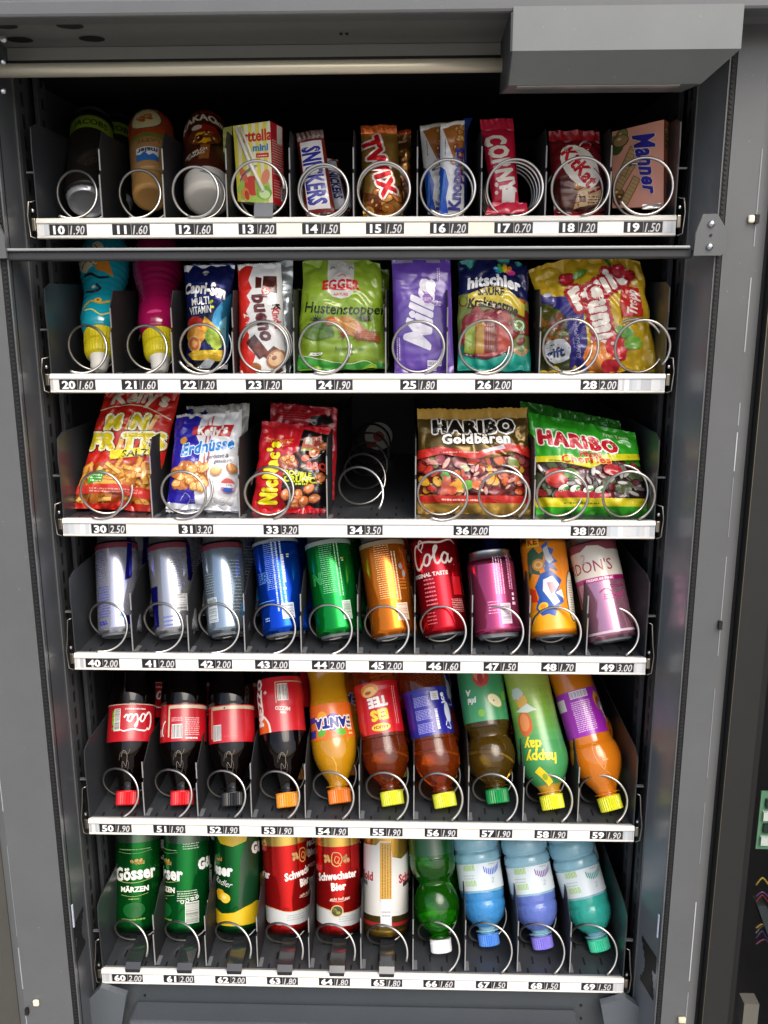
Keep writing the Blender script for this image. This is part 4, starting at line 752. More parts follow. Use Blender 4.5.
# ================================================================== third shelf (30 to 38)
def ami2(A, W_, H_):
    A.L([(-W_/2+1, 112), (0, 120), (W_/2-2, 106)], 1.2, '#e8d8b8'); A.T("Kelly's", 2, 132, 17, '#e6ddc8', bold=.06, sx=1.0, arc=-4)
    O = [('#1d2a12', .14), ('#e9e4c0', .10)]; A.T('M', -19, 99, 16, '#d6c31a', bold=.08, out=O, rot=4, sx=1.05); A.P([(-5, 91), (0, 90), (3, 109), (-2, 110)], '#d9a95a'); A.T('N', 10, 101, 16, '#d6c31a', bold=.08, out=O, rot=-2, sx=1.1); A.P([(20, 91), (25, 92), (30, 109), (25, 110)], '#d9a95a')
    A.T('FR', -26, 77, 17, '#d6c31a', bold=.08, out=O, rot=2, sx=1.05); A.P([(-8, 67), (-3, 67), (-1, 87), (-6, 87)], '#d9a95a'); A.T('TTS', 19, 79, 17, '#d6c31a', bold=.08, out=O, rot=4, sx=1.0)
    A.P([(-12, 56), (34, 64), (34, 74), (-14, 66)], '#e0cf1c'); A.T('SALZ', 14, 65, 7.5, '#2a2a10', rot=8, bold=.03, sx=1.2)
    A.P([(-W_/2, 0), (W_/2, 0), (W_/2, 56), (10, 56), (-24, 52), (-W_/2, 46)], '#a3421a'); A.blobs((-W_/2+4, 10, W_/2-4, 52), 62, ['#b06a20', '#dba54e', '#e4b864', '#d29440'], (4.5, 7), shape='stick')
    A.P([(-W_/2, 15), (0, 19), (W_/2, 12), (W_/2, 24), (0, 29), (-W_/2, 25)], '#c8382c'); A.F(-26, 19, 26, 25, '#e0a89a', 2, .6); A.P([(-30, 28), (-14, 31), (-13, 44), (-29, 41)], '#3c9a34'); A.F(-28, 31, -15, 40, '#d8ecd0', 3, .4)
    A.P([(-W_/2, 0), (W_/2, 0), (W_/2, 7), (12, 9), (-10, 6), (-W_/2, 6)], '#bf2418')
pouch('crisp_bag', 'red bag reading MINI FRITTS with yellow potato sticks, twisted above the tag 30', 'bag of crisps', ((106, 389), (180, 393), (73, 508), (152, 512)), (.090, .095, .046, .046), (86, 138), .018, '#bf2418', ami2, wr=.0026, seed=4)
def aer(A, W_, H_, front=True):
    A.P([(-W_/2, 0), (-8, 0), (-11, 30), (-4, 70), (-12, 84), (-8, H_), (-W_/2, H_)], '#2a22a0'); A.P([(-7, H_), (10, H_), (8, 90), (-6, 86)], '#ded9dc')
    for x in (-2, 3): A.P([(x, 20), (x+2, 20), (x+5, H_), (x+3, H_)], '#b8585a')
    A.P([(-18, 98), (38, 92), (40, 82), (-14, 86)][::-1], '#c0262a') if 0 else A.P([(-18, 86), (30, 82), (34, 96), (-17, 96)], '#c0262a'); A.T("Kelly's", 8, 89, 10, '#f0ece6', bold=.08, sx=.95, rot=-1, arc=3)
    A.T('Erdnüsse', 3, 72, 13.5, '#1c7ac8', bold=.06, sx=.85, rot=7, shear=.25, out='#e8f0f8', ow=.05); A.T('geröstet &', 16, 60, 4.4, '#6a6a80', shear=.3, rot=4); A.T('gesalzen', 22, 55, 4.4, '#6a6a80', shear=.3, rot=4); A.E(-28, 80, 4.5, 4.5, '#c98a3a')
    A.blobs((-34, 24, 2, 50), 26, ['#b56a24', '#e0a658', '#d8944a', '#e8b870'], (4, 5.6), hi='#f6dca8'); A.E(16, 43, 7, 5, '#c88a40', 10); A.E(16, 44, 5.5, 4, '#e4b06a', 10); A.E(34, 46, 7, 5, '#b8743a', -30); A.E(34, 47, 5, 3.6, '#dc9c5c', -30)
    A.E(30, 27, 8.5, 8, '#d0605c'); A.P([(21.6, 26), (38.4, 26), (36, 21), (30, 19), (24, 21)], '#3a5ab0'); A.Rr(22, 25, 38, 29.5, '#e8e4e8'); A.T('SATT', 30, 27, 2.8, '#3a3a60')
    for x in (6, 14, 24, 32): A.E(x, 10, 3.4, 3.4, '#b8b8bc'); A.E(x, 10, 2.8, 2.8, '#e2e2e4'); A.F(x-2, 8.5, x+2, 11.5, '#77787c', 2, .5)
    A.L([(-26, 10), (-20, 18), (-14, 12), (-20, 5)], 1.2, '#8a84d0'); A.F(-14, 8, -8, 12, '#8a84d0', 2, .5); A.P([(-W_/2, 0), (W_/2, 0), (W_/2, 5), (-W_/2, 7)], '#c9cdd4')
pouch('nut_bag', 'front white and violet peanut bag reading Erdnüsse, above the tag 31', 'bag of nuts', ((176.5, 418), (242, 412), (166.5, 509), (240, 512)), (.082, .082, .042, .042), (86, 110), .015, '#dfe0e2', aer, wr=.002, seal=(4, '#cfd0d2', 0), sealb=(4, '#d6d8dc', 2), seed=6)
pouch('nut_bag', 'second white and violet peanut bag just behind the front one above the tag 31', 'bag of nuts', ((186, 409), (249, 406), (182, 500), (246, 500)), (.115, .115, .085, .085), (80, 106), .012, '#b9bab8', lambda A, W_, H_: A.P([(-W_/2, 0), (-12, 0), (-12, H_), (-W_/2, H_)], '#1f1a70'), wr=.002, seal=(4, '#a9aaa8', 0), seed=8)
def anc(A, W_, H_, front=True):
    A.P([(-4, 8), (W_/2, 6), (W_/2, H_-10), (10, H_-6), (6, 76), (-6, 68), (-10, 30)], '#140c0c'); A.T('Lorenz', -17, 89, 8.5, '#c8641e', bold=.02, sx=1.0, arc=2, shear=.1); A.L([(-24, 83), (-14, 81), (-4, 84)], .8, '#c8641e')
    A.T("NicNac's", -24, 49, 17, '#e4d616', rot=88, bold=.11, sx=.72, grow=-.18, out=[('#8a1a12', .05)])
    A.P([(10, 78), (34, 82), (33, 100), (12, 94)], '#b8705a'); A.Rr(14, 86, 22, 95, '#d8cfc0'); A.P([(24, 84), (32, 86), (31, 97), (25, 94)], '#8a3a30'); A.P([(10, 76), (30, 80), (30, 83), (10, 79)], '#9aa858')
    A.E(-4, 62, 13, 9, '#8a3a18', -10); A.E(-4, 64, 10, 5, '#c87a3a', -10); A.blobs((-10, 60, 4, 68), 5, ['#8a4a20', '#d89048'], (2, 3)); A.L([(6, 74), (14, 66), (18, 60), (10, 56)], 3, '#6a2c1a'); A.E(16, 68, 5, 4, '#c8603a', 30)
    A.T('BBQ', 30, 59, 9, '#c83a2a', bold=.08, sx=.9); A.T('DOUBLE', 8, 48, 6, '#c8d01e', bold=.06, rot=-6); A.T('CRUNCH', 14, 41, 7, '#c8d01e', bold=.08, rot=-2); A.F(6, 34, 24, 37, '#c8d01e', 1, .8)
    for x, y, a in ((38, 86, 20), (26, 76, 40), (34, 44, 70), (22, 30, 50), (10, 22, 80), (28, 18, 20), (-4, 22, 70), (6, 12, 0), (16, 14, 60)): A.E(x, y, 7.4, 5.6, '#8a3e18', a); A.E(x, y+.4, 6.2, 4.6, '#d07c46', a); A.E(x-1, y+1.6, 2.6, 1.3, '#f0c8a0', a)
pouch('nut_bag', 'front red and black peanut bag with BBQ print, above the tag 33', 'bag of nuts', ((262, 421), (331, 428), (251.5, 514), (327, 513)), (.080, .080, .042, .042), (86, 112), .016, '#b81824', anc, wr=.0022, sealb=(4, '#b81c28', 3), seed=9)
pouch('nut_bag', 'second red peanut bag showing above the front one with BBQ print', 'bag of nuts', ((271.5, 404), (338, 410), (268, 500), (334, 500)), (.112, .112, .085, .085), (84, 108), .012, '#9a1620', lambda A, W_, H_: (A.P([(6, H_-22), (W_/2-4, H_-18), (W_/2-8, H_-6), (10, H_-10)], '#140c0c'), A.F(-30, H_-16, 2, H_-5, '#b8484c', 4, .3)), wr=.0022, seal=(3, '#a01824', 0), seed=12)
GUM = ['#7a1a1c', '#b03024', '#c05a24', '#c99a2c', '#6a7a2c', '#8a2a34']
def aha(A, W_, H_):
    A.P([(-W_/2, 22), (W_/2, 20), (W_/2, 66), (-W_/2, 64)], '#6a2620'); A.blobs((-W_/2+2, 22, W_/2-2, 64), 90, ['#5c1c16']+GUM+['#96544a'], (3, 6), hi=None); A.blobs((-W_/2+4, 26, W_/2-4, 62), 26, ['#a84a38', '#b9847a', '#c9a79c'], (1.2, 2.6), asp=2.6, hi=None)
    A.P([(-W_/2, 68), (-30, 66), (-6, 60), (20, 62), (W_/2, 74), (W_/2, H_), (-W_/2, H_)], '#5c4a20', 'foil'); A.P([(-W_/2, 70), (-34, 74), (0, 67), (20, 74), (36, 78), (W_/2, 74), (W_/2, 62), (38, 70), (20, 66), (0, 60), (-34, 66), (-W_/2, 60)], '#b8241c'); A.F(-32, 67, 4, 69, '#e0b0a0', 1, .5)
    A.T('HARIBO', 0, 97, 14.5, '#15120c', bold=.10, sx=1.02, out=[('#e9e5dc', .08)]); A.T('Goldbären', 2, 83, 11, '#f0ede4', bold=.05, sx=.98, rot=1, out=[('#14100a', .08)])
    A.P([(8, 70), (30, 76), (32, 72), (10, 67)], '#b9bcc4')
    A.E(-30, 42, 5, 5, '#3a8a34', wob=.2); A.P([(-36, 20), (-26, 22), (-24, 38), (-32, 44)], '#a9503a'); A.E(-18, 30, 8, 6, '#d8942e'); A.E(-8, 32, 6, 5, '#5fa03a', 30); A.E(2, 32, 6, 5, '#c8642a'); A.E(-24, 26, 6, 5, '#c05030')
    A.P([(-W_/2+2, 12), (W_/2-2, 14), (W_/2-2, 22), (-W_/2+2, 20)], '#b8241c'); A.F(-34, 15, 4, 18, '#e8c0b0', 1, .6); A.P([(-W_/2, 0), (W_/2, 0), (W_/2, 14), (-W_/2, 11)], '#c8a04c', 'foil')
pouch('sweet_bag', 'gold bag of gummy sweets reading HARIBO Goldbären, above the tag 36', 'bag of sweets', ((418, 420), (527, 419), (417.5, 514), (533, 517)), (.078, .078, .046, .044), (116, 106), .018, '#b8923e', aha, wr=.002, fin='print', seal=(15, '#c09a48', 9), seed=14)
def ahc(A, W_, H_, front=True):
    A.P([(-W_/2, 22), (W_/2, 20), (W_/2, 66), (-W_/2, 64)], '#3c2a26'); A.blobs((-W_/2+2, 22, W_/2-4, 64), 60, ['#2a1a18', '#6a1c20', '#4f5a3a', '#5a2a34', '#78746c', '#8a2a28'], (4, 8), hi=None); A.blobs((-W_/2+4, 26, W_/2-4, 62), 22, ['#6f6a66', '#a8a49c', '#c8c4c0'], (1.2, 2.4), asp=2.6, hi=None)
    A.P([(-W_/2, 62), (-30, 64), (0, 60), (20, 72), (W_/2, 76), (W_/2, H_), (-W_/2, H_)], '#2f9a22'); A.P([(-W_/2, 64), (-30, 67), (0, 62), (18, 74), (W_/2, 82), (W_/2, 74), (20, 66), (2, 56), (-30, 60), (-W_/2, 58)], '#c8c41e')
    A.T('HARIBO', -9, 86, 15, '#b81824', bold=.10, sx=.98, rot=-1, out=[('#f0ece4', .07)], shear=-.08); A.T('Happy', 3, 73, 6.5, '#b81824', bold=.06, rot=3); A.T('Cherries', -3, 66, 8.5, '#c8281e', bold=.06, rot=4, sx=1.1, out=[('#e8d82a', .05)]); A.F(-42, 61, -8, 63, '#2f6a22', 1, .4); A.T('Fruit Team', 34, 100, 4.5, '#c8e0b8')
    A.E(-36, 42, 12, 11, '#a02420', 20); A.E(-37, 44, 9, 8, '#c03c30', 20); A.E(-20, 48, 8, 6, '#5f8a4a'); A.E(24, 56, 10, 7, '#a81c24')
    for x in (-30, -18, -4, 8): A.E(x, 24, 9, 6, '#b8283a' if x > -25 else '#c8342c'); A.E(x, 31, 6, 3.4, '#dfe8d8', 30); A.E(x+3, 31, 3.4, 1.8, '#3f8a44', 30)
    A.P([(-W_/2, 10), (W_/2, 12), (W_/2, 22), (-W_/2, 20)], '#d0c420'); A.F(-30, 14, 6, 17, '#5a7a1e', 1, .5); A.P([(-W_/2, 0), (W_/2, 0), (W_/2, 12), (-W_/2, 10)], '#35a024')
pouch('sweet_bag', 'front green bag of cherry gummies reading HARIBO Happy Cherries, above the tag 38', 'bag of sweets', ((528, 413), (634, 433), (535, 517), (650, 516)), (.082, .076, .046, .042), (118, 112), .020, '#2f9a22', ahc, wr=.0026, seed=17)
pouch('sweet_bag', 'second darker green gummy bag rising behind the Happy Cherries bag', 'bag of sweets', ((521, 401), (620, 421), (528, 505), (630, 505)), (.115, .11, .09, .09), (112, 112), .014, '#2a7a22', lambda A, W_, H_: (A.P([(-W_/2, H_-14), (W_/2, H_-10), (W_/2, H_-20), (-W_/2, H_-28)], '#24681e'), A.T('HARIBO', -4, H_-18, 9, '#8a2a2a', bold=.08, sx=1.3, out='#b8b8a0')), wr=.003, seed=19)
def adopt(child, main, name):
    """make the meshes of a small helper piece parts of the thing they belong to"""
    bpy.context.view_layer.update()
    for o in [c for c in child.children]:
        d = child.matrix_world.translation-main.matrix_world.translation; o.parent = main; o.location = d; o.name = name
    bpy.data.objects.remove(child)
_T = {o.get('label'): o for o in COL.objects if o.get('label')}
adopt(_T['crimped red lower fin of the CORNY muesli bar folded over the coil'], _T['pinkish red muesli bar reading CORNY, leaning left above the tag 17'], 'wrapper_fin')
adopt(_T['clear crinkled wrapper end under the pink wafer box'], _T['salmon pink wafer box reading Manner in blue script, above the tag 19'], 'wrapper_flap')
# ================================================================== fourth shelf: cans 40 to 49
def behind(src, dx, dy, label, mats=None):
    """the next one in the same coil: a copy of a thing and each of its parts"""
    c = src.copy(); COL.objects.link(c); c.matrix_world = Matrix.Translation((dx, dy, .001)) @ src.matrix_world; c['label'] = label
    for ch in src.children:
        d = ch.copy(); COL.objects.link(d); d.parent = c
    return c
bpy.context.view_layer.update()
behind(coffee, .016, .050, 'second dark coffee can, mostly hidden behind the front can at tag 10')
def rb(A, L, blue, k):
    A.Rr(-90, L-21, 90, L-14, '#6a2a38')  # red top band, its colour darkened for the shadow up there
    A.F(-26, 70, -8, 112, '#6a6f9a', 14, .3) if k == 0 else None
    for q in blue: A.P(q, '#1c1c8c', 'can')
def a40(A, L):
    rb(A, L, [[(17, 70), (27, 74), (31, 128), (24, 128)], [(14, 12), (22, 12), (22, 24), (14, 24)], [(-90, 12), (-52, 12), (-46, 70), (-90, 70)]], 0); A.F(-24, 24, -4, 66, '#4a4f9c', 12, .45); A.F(-22, 14, -8, 20, '#2a2f9c', 2, .8); A.Rr(8, 22, 14, 27, '#2f86b8')
def a41(A, L):
    rb(A, L, [[(-34, 10), (-18, 14), (-14, 66), (-32, 66)], [(30, 70), (60, 70), (60, 128), (34, 128)]], 1); A.F(6, 62, 24, 112, '#5a5f7c', 16, .35); A.B(8, 30, 24, 52, horiz=True); A.F(-10, 12, 4, 28, '#5a5fa8', 3, .35)
def a42(A, L):
    rb(A, L, [], 2); A.B(-24, 18, -8, 50, '#33474f', '#c9d2d6', horiz=True); A.F(-26, 56, -10, 84, '#7f93a0', 8, .3); A.F(12, 30, 28, 100, '#8a9ba8', 16, .25); A.Rr(24, 20, 34, 40, '#3a86b8')
def a43(A, L):
    A.T('ER', -19, 77, 13, '#0a3c9c', bold=.03, out='#7fb4e8', ow=.03); A.F(-6, 30, 10, 128, '#b9cdea', 3, .4, rot=90); A.F(-14, 60, 4, 126, '#8fb0e0', 26, .25); A.F(6, 66, 12, 104, '#e8eef8', 1, .6, rot=90); A.T('o', 9, 60, 6, '#dfe8f8', bold=.03); A.F(16, 100, 20, 106, '#d8dca0', 2, .5)
    A.B(2, 20, 18, 40, '#27405c', '#cfd9e4', horiz=True); A.Rr(-90, 45, -6, 46, '#5f92dc'); A.F(-24, 20, -16, 26, '#9fc0ea', 2, .5); A.Rr(-90, L-16, 90, L-12, '#8f9aa0')
def a44(A, L):
    A.T('N', -20, 77, 14, '#0d8030', bold=.03, out='#5fc07a', ow=.03); A.F(-12, 56, 6, 126, '#8fd0a0', 26, .25); A.F(6, 50, 14, 120, '#a8dcb0', 2, .35, rot=90); A.F(16, 96, 20, 102, '#d8d080', 2, .5); A.B(10, 20, 22, 44, '#1f4a2c', '#cfe0d0', horiz=True); A.Rr(-90, L-18, 90, L-12, '#9aa6a0')
def a45(A, L):
    A.F(-12, 50, 8, 124, '#f4c890', 26, .25); A.F(8, 46, 16, 110, '#f0d0a8', 2, .4, rot=90); A.E(22, 90, 3, 4, '#8a8f94'); A.E(26, 80, 3, 5, '#8a8f94'); A.F(16, 60, 28, 76, '#b8702a', 4, .4); A.B(8, 20, 24, 42, '#7a3a10', '#f0d8c0', horiz=True); A.Rr(-90, L-18, 90, L-12, '#a08a70')
def cola_script(A, x, y, k, col, rot=0, w=1.):
    c, s = math.cos(R_(rot)), math.sin(R_(rot)); q = lambda pts: [(x+(a*c-b_*s)*k, y+(a*s+b_*c)*k) for a, b_ in pts]
    A.L(q([(-20, 16), (-24, 19), (-28, 13), (-30, 2), (-28, -9), (-23, -12), (-17, -6), (-14, 0)]), 3.6*k*w, col, taper=.35)              # C
    A.L(q([(-20, 16), (-17, 21), (-6, 21), (8, 19), (24, 22), (34, 17)]), 2.6*k*w, col, taper=.7)                                        # swash
    A.L(q([(-14, 0), (-10, 5), (-6, 3), (-7, -5), (-11, -9), (-15, -6), (-14, 0)]), 2.8*k*w, col)                                         # o
    A.L(q([(-7, -3), (-2, 2), (4, 12), (3, 15), (0, 10), (0, -4), (3, -8), (8, -3)]), 2.8*k*w, col)                                        # l
    A.L(q([(17, 3), (13, 5), (9, 0), (9, -6), (13, -8), (17, -1), (18, 4), (17, -5), (20, -7), (24, -2)]), 2.8*k*w, col)                   # a
def a46(A, L):
    cola_script(A, -2, 101, 1.02, '#efe3d8'); A.L([(-20, 112), (-15, 120), (-19, 126), (-23, 118), (-18, 110)], 1.6, '#efe3d8'); A.T('ORIGINAL TASTE', -15, 80, 5, '#f0e4dc', bold=.05, sx=1.0); A.T('.', 24, 92, 5, '#efe3d8')
    A.F(-22, 40, -6, 78, '#d8707a', 7, .35); A.F(12, 28, 32, 46, '#e89a9a', 8, .35); A.F(-24, 16, -10, 34, '#c85a5a', 4, .3); A.Rr(17, 50, 33, 74, '#b9141e')
def a47(A, L):
    A.F(-2, 54, 12, 104, '#f0c0d8', 4, .35, rot=90); A.F(18, 60, 26, 106, '#d890b4', 2, .6, rot=90); A.B(4, 16, 18, 42, '#5a5a62', '#dcc8d4', horiz=True); A.F(-12, 30, 2, 48, '#e0a0c4', 5, .3); A.Rr(-90, 10, 90, 12, '#8a2450'); A.F(22, 40, 28, 58, '#f0d0e0', 3, .6)
def a48(A, L):
    A.Rr(-90, 10, 90, 34, '#f0a418'); A.Rr(-28, 118, -10, 132, '#e8c81e'); A.T('K', -22, 125, 8, '#c01e1e', bold=.08); A.T('E', -15, 125, 8, '#c01e1e', bold=.08)
    g = A.rnd
    A.P([(-28, 112), (-18, 118), (-12, 108), (-4, 112), (-8, 98), (-16, 92), (-12, 80), (-24, 84), (-30, 74), (-30, 100)], '#2f5a3a'); A.E(-14, 94, 9, 8, '#c8862a', wob=.06); A.E(-14, 94, 6, 5, '#e0b060'); A.E(-14, 94, 3, 2.6, '#c8862a')
    A.P([(-8, 118), (2, 124), (0, 116), (8, 112), (4, 104), (12, 96), (4, 94), (10, 84), (0, 88), (-4, 78), (-8, 92), (-2, 102)], '#3a62a8'); A.P([(-6, 114), (0, 118), (2, 108), (7, 98), (0, 94), (-4, 100)], '#b9bcc6')
    A.P([(-12, 82), (0, 86), (14, 72), (8, 60), (14, 44), (4, 38), (0, 26), (-8, 30), (-16, 28), (-24, 38), (-18, 52), (-22, 66)], '#2450a0'); A.P([(-10, 74), (2, 78), (10, 66), (2, 56), (8, 44), (0, 40), (-6, 50), (-12, 60)], '#d8d8de'); A.P([(-6, 70), (2, 70), (6, 60), (-2, 54)], '#b08a92'); A.E(-14, 40, 7, 5, '#d8b81e', 20); A.E(-14, 40, 4, 3, '#e88a1e', 20)
    A.P([(-30, 66), (-22, 62), (-20, 46), (-30, 48)], '#c8341c'); A.P([(4, 56), (12, 60), (14, 48)], '#e8e8e8')
    A.E(31, 52, 12, 34, '#5a5a52', -4); A.E(31, 52, 10.5, 32, '#d8d4c4', -4); A.F(25, 30, 36, 74, '#6a6a64', 14, .4)
def a49(A, L):
    A.Rr(-90, L-26, 90, L-10, '#8a4450'); A.P([(-90, 82), (90, 82), (90, 114), (10, 116), (0, 122), (-14, 124), (-24, 118), (-90, 116)], '#d9d2c4'); A.T("GORDON'S", -33, 97, 15, '#a01c3c', bold=.005, sx=.88); A.Rr(-90, 76, 90, 82, '#a8186c'); A.Rr(14, 76, 90, 82, '#8c0f58'); A.T('PREMIUM PINK', -6, 79, 3.4, '#f0d0e0', bold=.06, sx=1.1)
    A.F(4, 66, 28, 71, '#8a2a5a', 2, .6); A.L([(-10, 62), (0, 66), (8, 58), (18, 56), (24, 62)], 1.8, '#9a3a6c'); A.F(-6, 52, 20, 60, '#9a3a6c', 3, .5); A.T('2', -22, 108, 12, '#c0a8a8', sx=.9); A.Rr(-90, 10, 90, 13, '#c8b4c0')
SL = [('slim silver and violet-blue energy drink can, leftmost on the fourth shelf, tag 40', (118.5, 634), (114.5, 545), .0265, .135, '#b4b6c6', a40), ('slim silver can with dark blue patch at lower left, above the tag 41', (176, 634), (167, 545), .0265, .135, '#b0b1b8', a41), ('slim pale grey-blue can with barcode at lower left, above the tag 42', (229, 634), (221, 545), .0265, .135, '#95a5b2', a42),
      ('bright blue metallic can with outlined letters ER, above the tag 43', (286, 634), (275, 545), .0285, .138, '#0a48c4', a43), ('bright green metallic can above the tag 44', (340.5, 635), (328, 545), .0285, .138, '#0b8c34', a44), ('orange metallic can with white small print, above the tag 45', (395.5, 636), (382, 545), .0285, .138, '#d9741c', a45),
      ('red can with white script Cola, above the tag 46', (447, 634), (434, 545), .0285, .145, '#c01220', a46), ('short pink metallic can with barcode, above the tag 47', (500.5, 636), (491.5, 558), .0290, .114, '#bd4a74', a47), ('orange can with blue and white comic splash print, above the tag 48', (557.5, 636), (546, 545), .0285, .140, '#e8871a', a48), ("pink and white can reading DON'S in dark red, above the tag 49", (617, 639), (598, 552), .0290, .140, '#c98fa6', a49)]
cans4 = []
for i, (lb, p1, p2, r, L, c, a) in enumerate(SL):
    f_ = 'label' if i == 8 else 'can'
    dx = (-3.5, -3, -2.5, -2, -1.5, -.5, 0, 0, 0, 0)[i]; cans4.append(can(lb, 3, (p1[0]+dx, p1[1]+1), (p2[0]+dx, p2[1]), 26, r*1.05, L, c, a, f_, foot=.0055, basec='#9a9da1'))
bpy.context.view_layer.update()
for i, s_ in enumerate(cans4):
    if i == 7: continue
    behind(s_, .004+.001*(i % 3), .064, ['next silver energy can waiting behind the one at tag 40', 'next silver can waiting behind the one at tag 41', 'next grey-blue can waiting behind the one at tag 42', 'next blue can waiting behind the one at tag 43', 'next green can waiting behind the one at tag 44', 'next orange metallic can waiting behind the one at tag 45', 'next red cola can waiting behind the one at tag 46', '', 'next orange comic print can waiting behind the one at tag 48', 'next pink and white can waiting behind the one at tag 49'][i])
can('dark blue can top rising behind the short pink can at tag 47', 3, (497, 606), (493, 545), 24, .0285, .150, '#15245c', lambda A, L: A.F(-16, L-34, 22, L-22, '#4f7fb8', 2, .7))

# ================================================================== fifth shelf: bottles cap down 50 to 59
COLAP = [(.018, .0122), (.022, .0126), (.029, .0134), (.042, .0180), (.055, .0240), (.068, .0285), (.080, .0308), (.090, .0314), (.130, .0312), (.137, .0318), (.150, .0322), (.165, .0305), (.185, .0300), (.205, .0315), (.216, .0300), (.220, .0220)]
CB, LB = '#060202', (82, 132)
def swirl(A):                                       # moulded ribs and the script in the plastic near the neck
    A.L([(-6, 44), (-3, 56), (3, 50), (5, 64), (0, 70), (-5, 62)], .9, '#6f6659'); A.L([(4, 40), (8, 52), (4, 60)], .7, '#5a5248'); A.L([(-9, 58), (-4, 68), (6, 66), (9, 72)], .7, '#5a5248')
def a50(A, v0, v1):
    cola_script(A, 17, 112, .74, '#f0e8e4', rot=180, w=1.1); A.F(0, 98 if 0 else 124, 28, 127, '#e8c8c4', 1, .7); A.B(-16, 96, -6, 126, '#2a2a2a', '#e0e0d8', horiz=True); A.P([(-19, 104), (-16, 104), (-16, 124), (-19, 124)], '#8fc02a'); A.F(-19, 98, -16, 126, '#5f9a1e', 5, .6)
    A.Rr(-99, v1-1.2, 99, v1, '#d9b8a8')
def a51(A, v0, v1):
    A.Rr(-14, v1-6, 99, v1-1.5, '#c9bfa4'); A.Rr(-15, v0+6, -12.5, v1-2, '#c9bfa4'); A.B(-9, v0+4, 6, v0+23, '#3a3a3a', '#d8d4d0'); A.F(9, v0+8, 30, v0+33, '#e8a8a8', 9, .45); A.F(-10, v0+27, 6, v0+33, '#e8a8a8', 3, .5); A.F(10, v0+3, 28, v0+6, '#f0d8d4', 1, .7); A.L([(-24, v0+8), (-27, v0+14), (-24, v0+24), (-20, v0+28)], 2.4, '#f0e8e4'); A.L([(-30, v0+8), (-32, v0+18)], 2, '#f0e8e4')
def a52(A, v0, v1):
    A.Rr(-24, v1-6, 99, v1-1.5, '#b9af8c'); A.Rr(-27, v0+6, -25, v1-2, '#b9af8c'); A.B(-23, v0+3, -9, v0+24, '#4a4a4a', '#d0cfcc'); A.F(-6, v0+7, 14, v0+9, '#c8343c', 1, .8); A.F(-8, v0+12, 30, v0+33, '#a81824', 8, .4); A.E(-4, v1-4, 1.4, 1.2, '#2a2a2a')
def a53(A, v0, v1):
    A.P([(-99, v0), (-14, v0), (-16, v0+14), (-24, v0+22), (-99, v0+24)], '#d85a1c'); A.L([(-14, v0), (-16, v0+12), (-24, v0+22), (-34, v0+26)], 3, '#e6d8cc'); A.B(0, v1-33, 15, v1-10, '#4a3a30', '#d8d0c8', horiz=False); A.T('MEZZO', 6, v1-44, 5, '#e0c8c0', rot=172, bold=.05, sx=.9); A.T('mix', 6, v1-50, 4, '#e0c8c0', rot=172, bold=.05); A.T('+', -18, v1-20, 7, '#e0c8c0', bold=.06); A.T('MEZZO', -32, v0+42, 13, '#f0e8e0', rot=90, bold=.08); A.Rr(-2, v1-8, 99, v1-6.5, '#c9a080'); A.Rr(-3, v1-36, -1.5, v1-7, '#c9a080')
def a54(A, v0, v1):
    A.E(4, v0+22, 13, 12, '#5a2f9c', wob=.05); A.E(-12, v0+31, 8, 7, '#e8a02a'); A.E(-14, v0+9, 7, 5, '#5fa83a', 20); A.E(14, v0+8, 8, 5, '#5fa83a', -10); A.T('FANTA', 4, v0+21, 13, '#1f2a80', rot=180, bold=.11, sx=.86, out=[('#eef0f4', .09)]); A.Rr(-99, v0+4, -24, v0+14, '#3a3a90'); A.Rr(-99, v0+24, -24, v0+32, '#3a3a90'); A.F(26, v0+4, 34, v0+34, '#e8e0a0', 5, .5)
def a55(A, v0, v1):
    A.E(-10, v1-11, 14, 9, '#d8862a', 10); A.E(-10, v1-13, 11, 6.5, '#f0bc6a', 10); A.E(-12, v1-14, 5, 2.6, '#b8501c', 10); A.T('TEE', 0, v0+42, 13, '#f4efe8', rot=184, bold=.09, sx=.9); A.T('EiS', 0, v0+24, 13.5, '#f0c81e', rot=184, bold=.09, sx=1.05); A.E(0, v0+8, 14, 5.2, '#e8c82a'); A.T('RAUCH', 0, v0+8, 4.2, '#a01420', rot=180, bold=.07); A.F(22, v0+10, 30, v1-8, '#e8a8a0', 2, .3, rot=90)
def a56(A, v0, v1):
    A.Rr(-22, v0+3, 4, v1-4, '#2c2890'); 
    for k in range(3): A.F(-21, v0+4+k*18, 3, v0+18+k*18, '#9a96d4', 7, .5)
    A.Rr(6, v1-18, 18, v1-6, '#c9ccd4'); A.F(8, v1-16, 16, v1-8, '#8f9a70', 3, .5); A.F(7, v0+6, 12, v0+34, '#d8d8f0', 1, .8, rot=90); A.L([(24, v0+8), (32, v0+6), (28, v0+18), (22, v0+10)], 1.4, '#d8dcec'); A.E(31, v0+28, 7, 14, '#c9cfe0'); A.T('ice', 24, v0+48, 9, '#e8eaf4', rot=100, bold=.05)
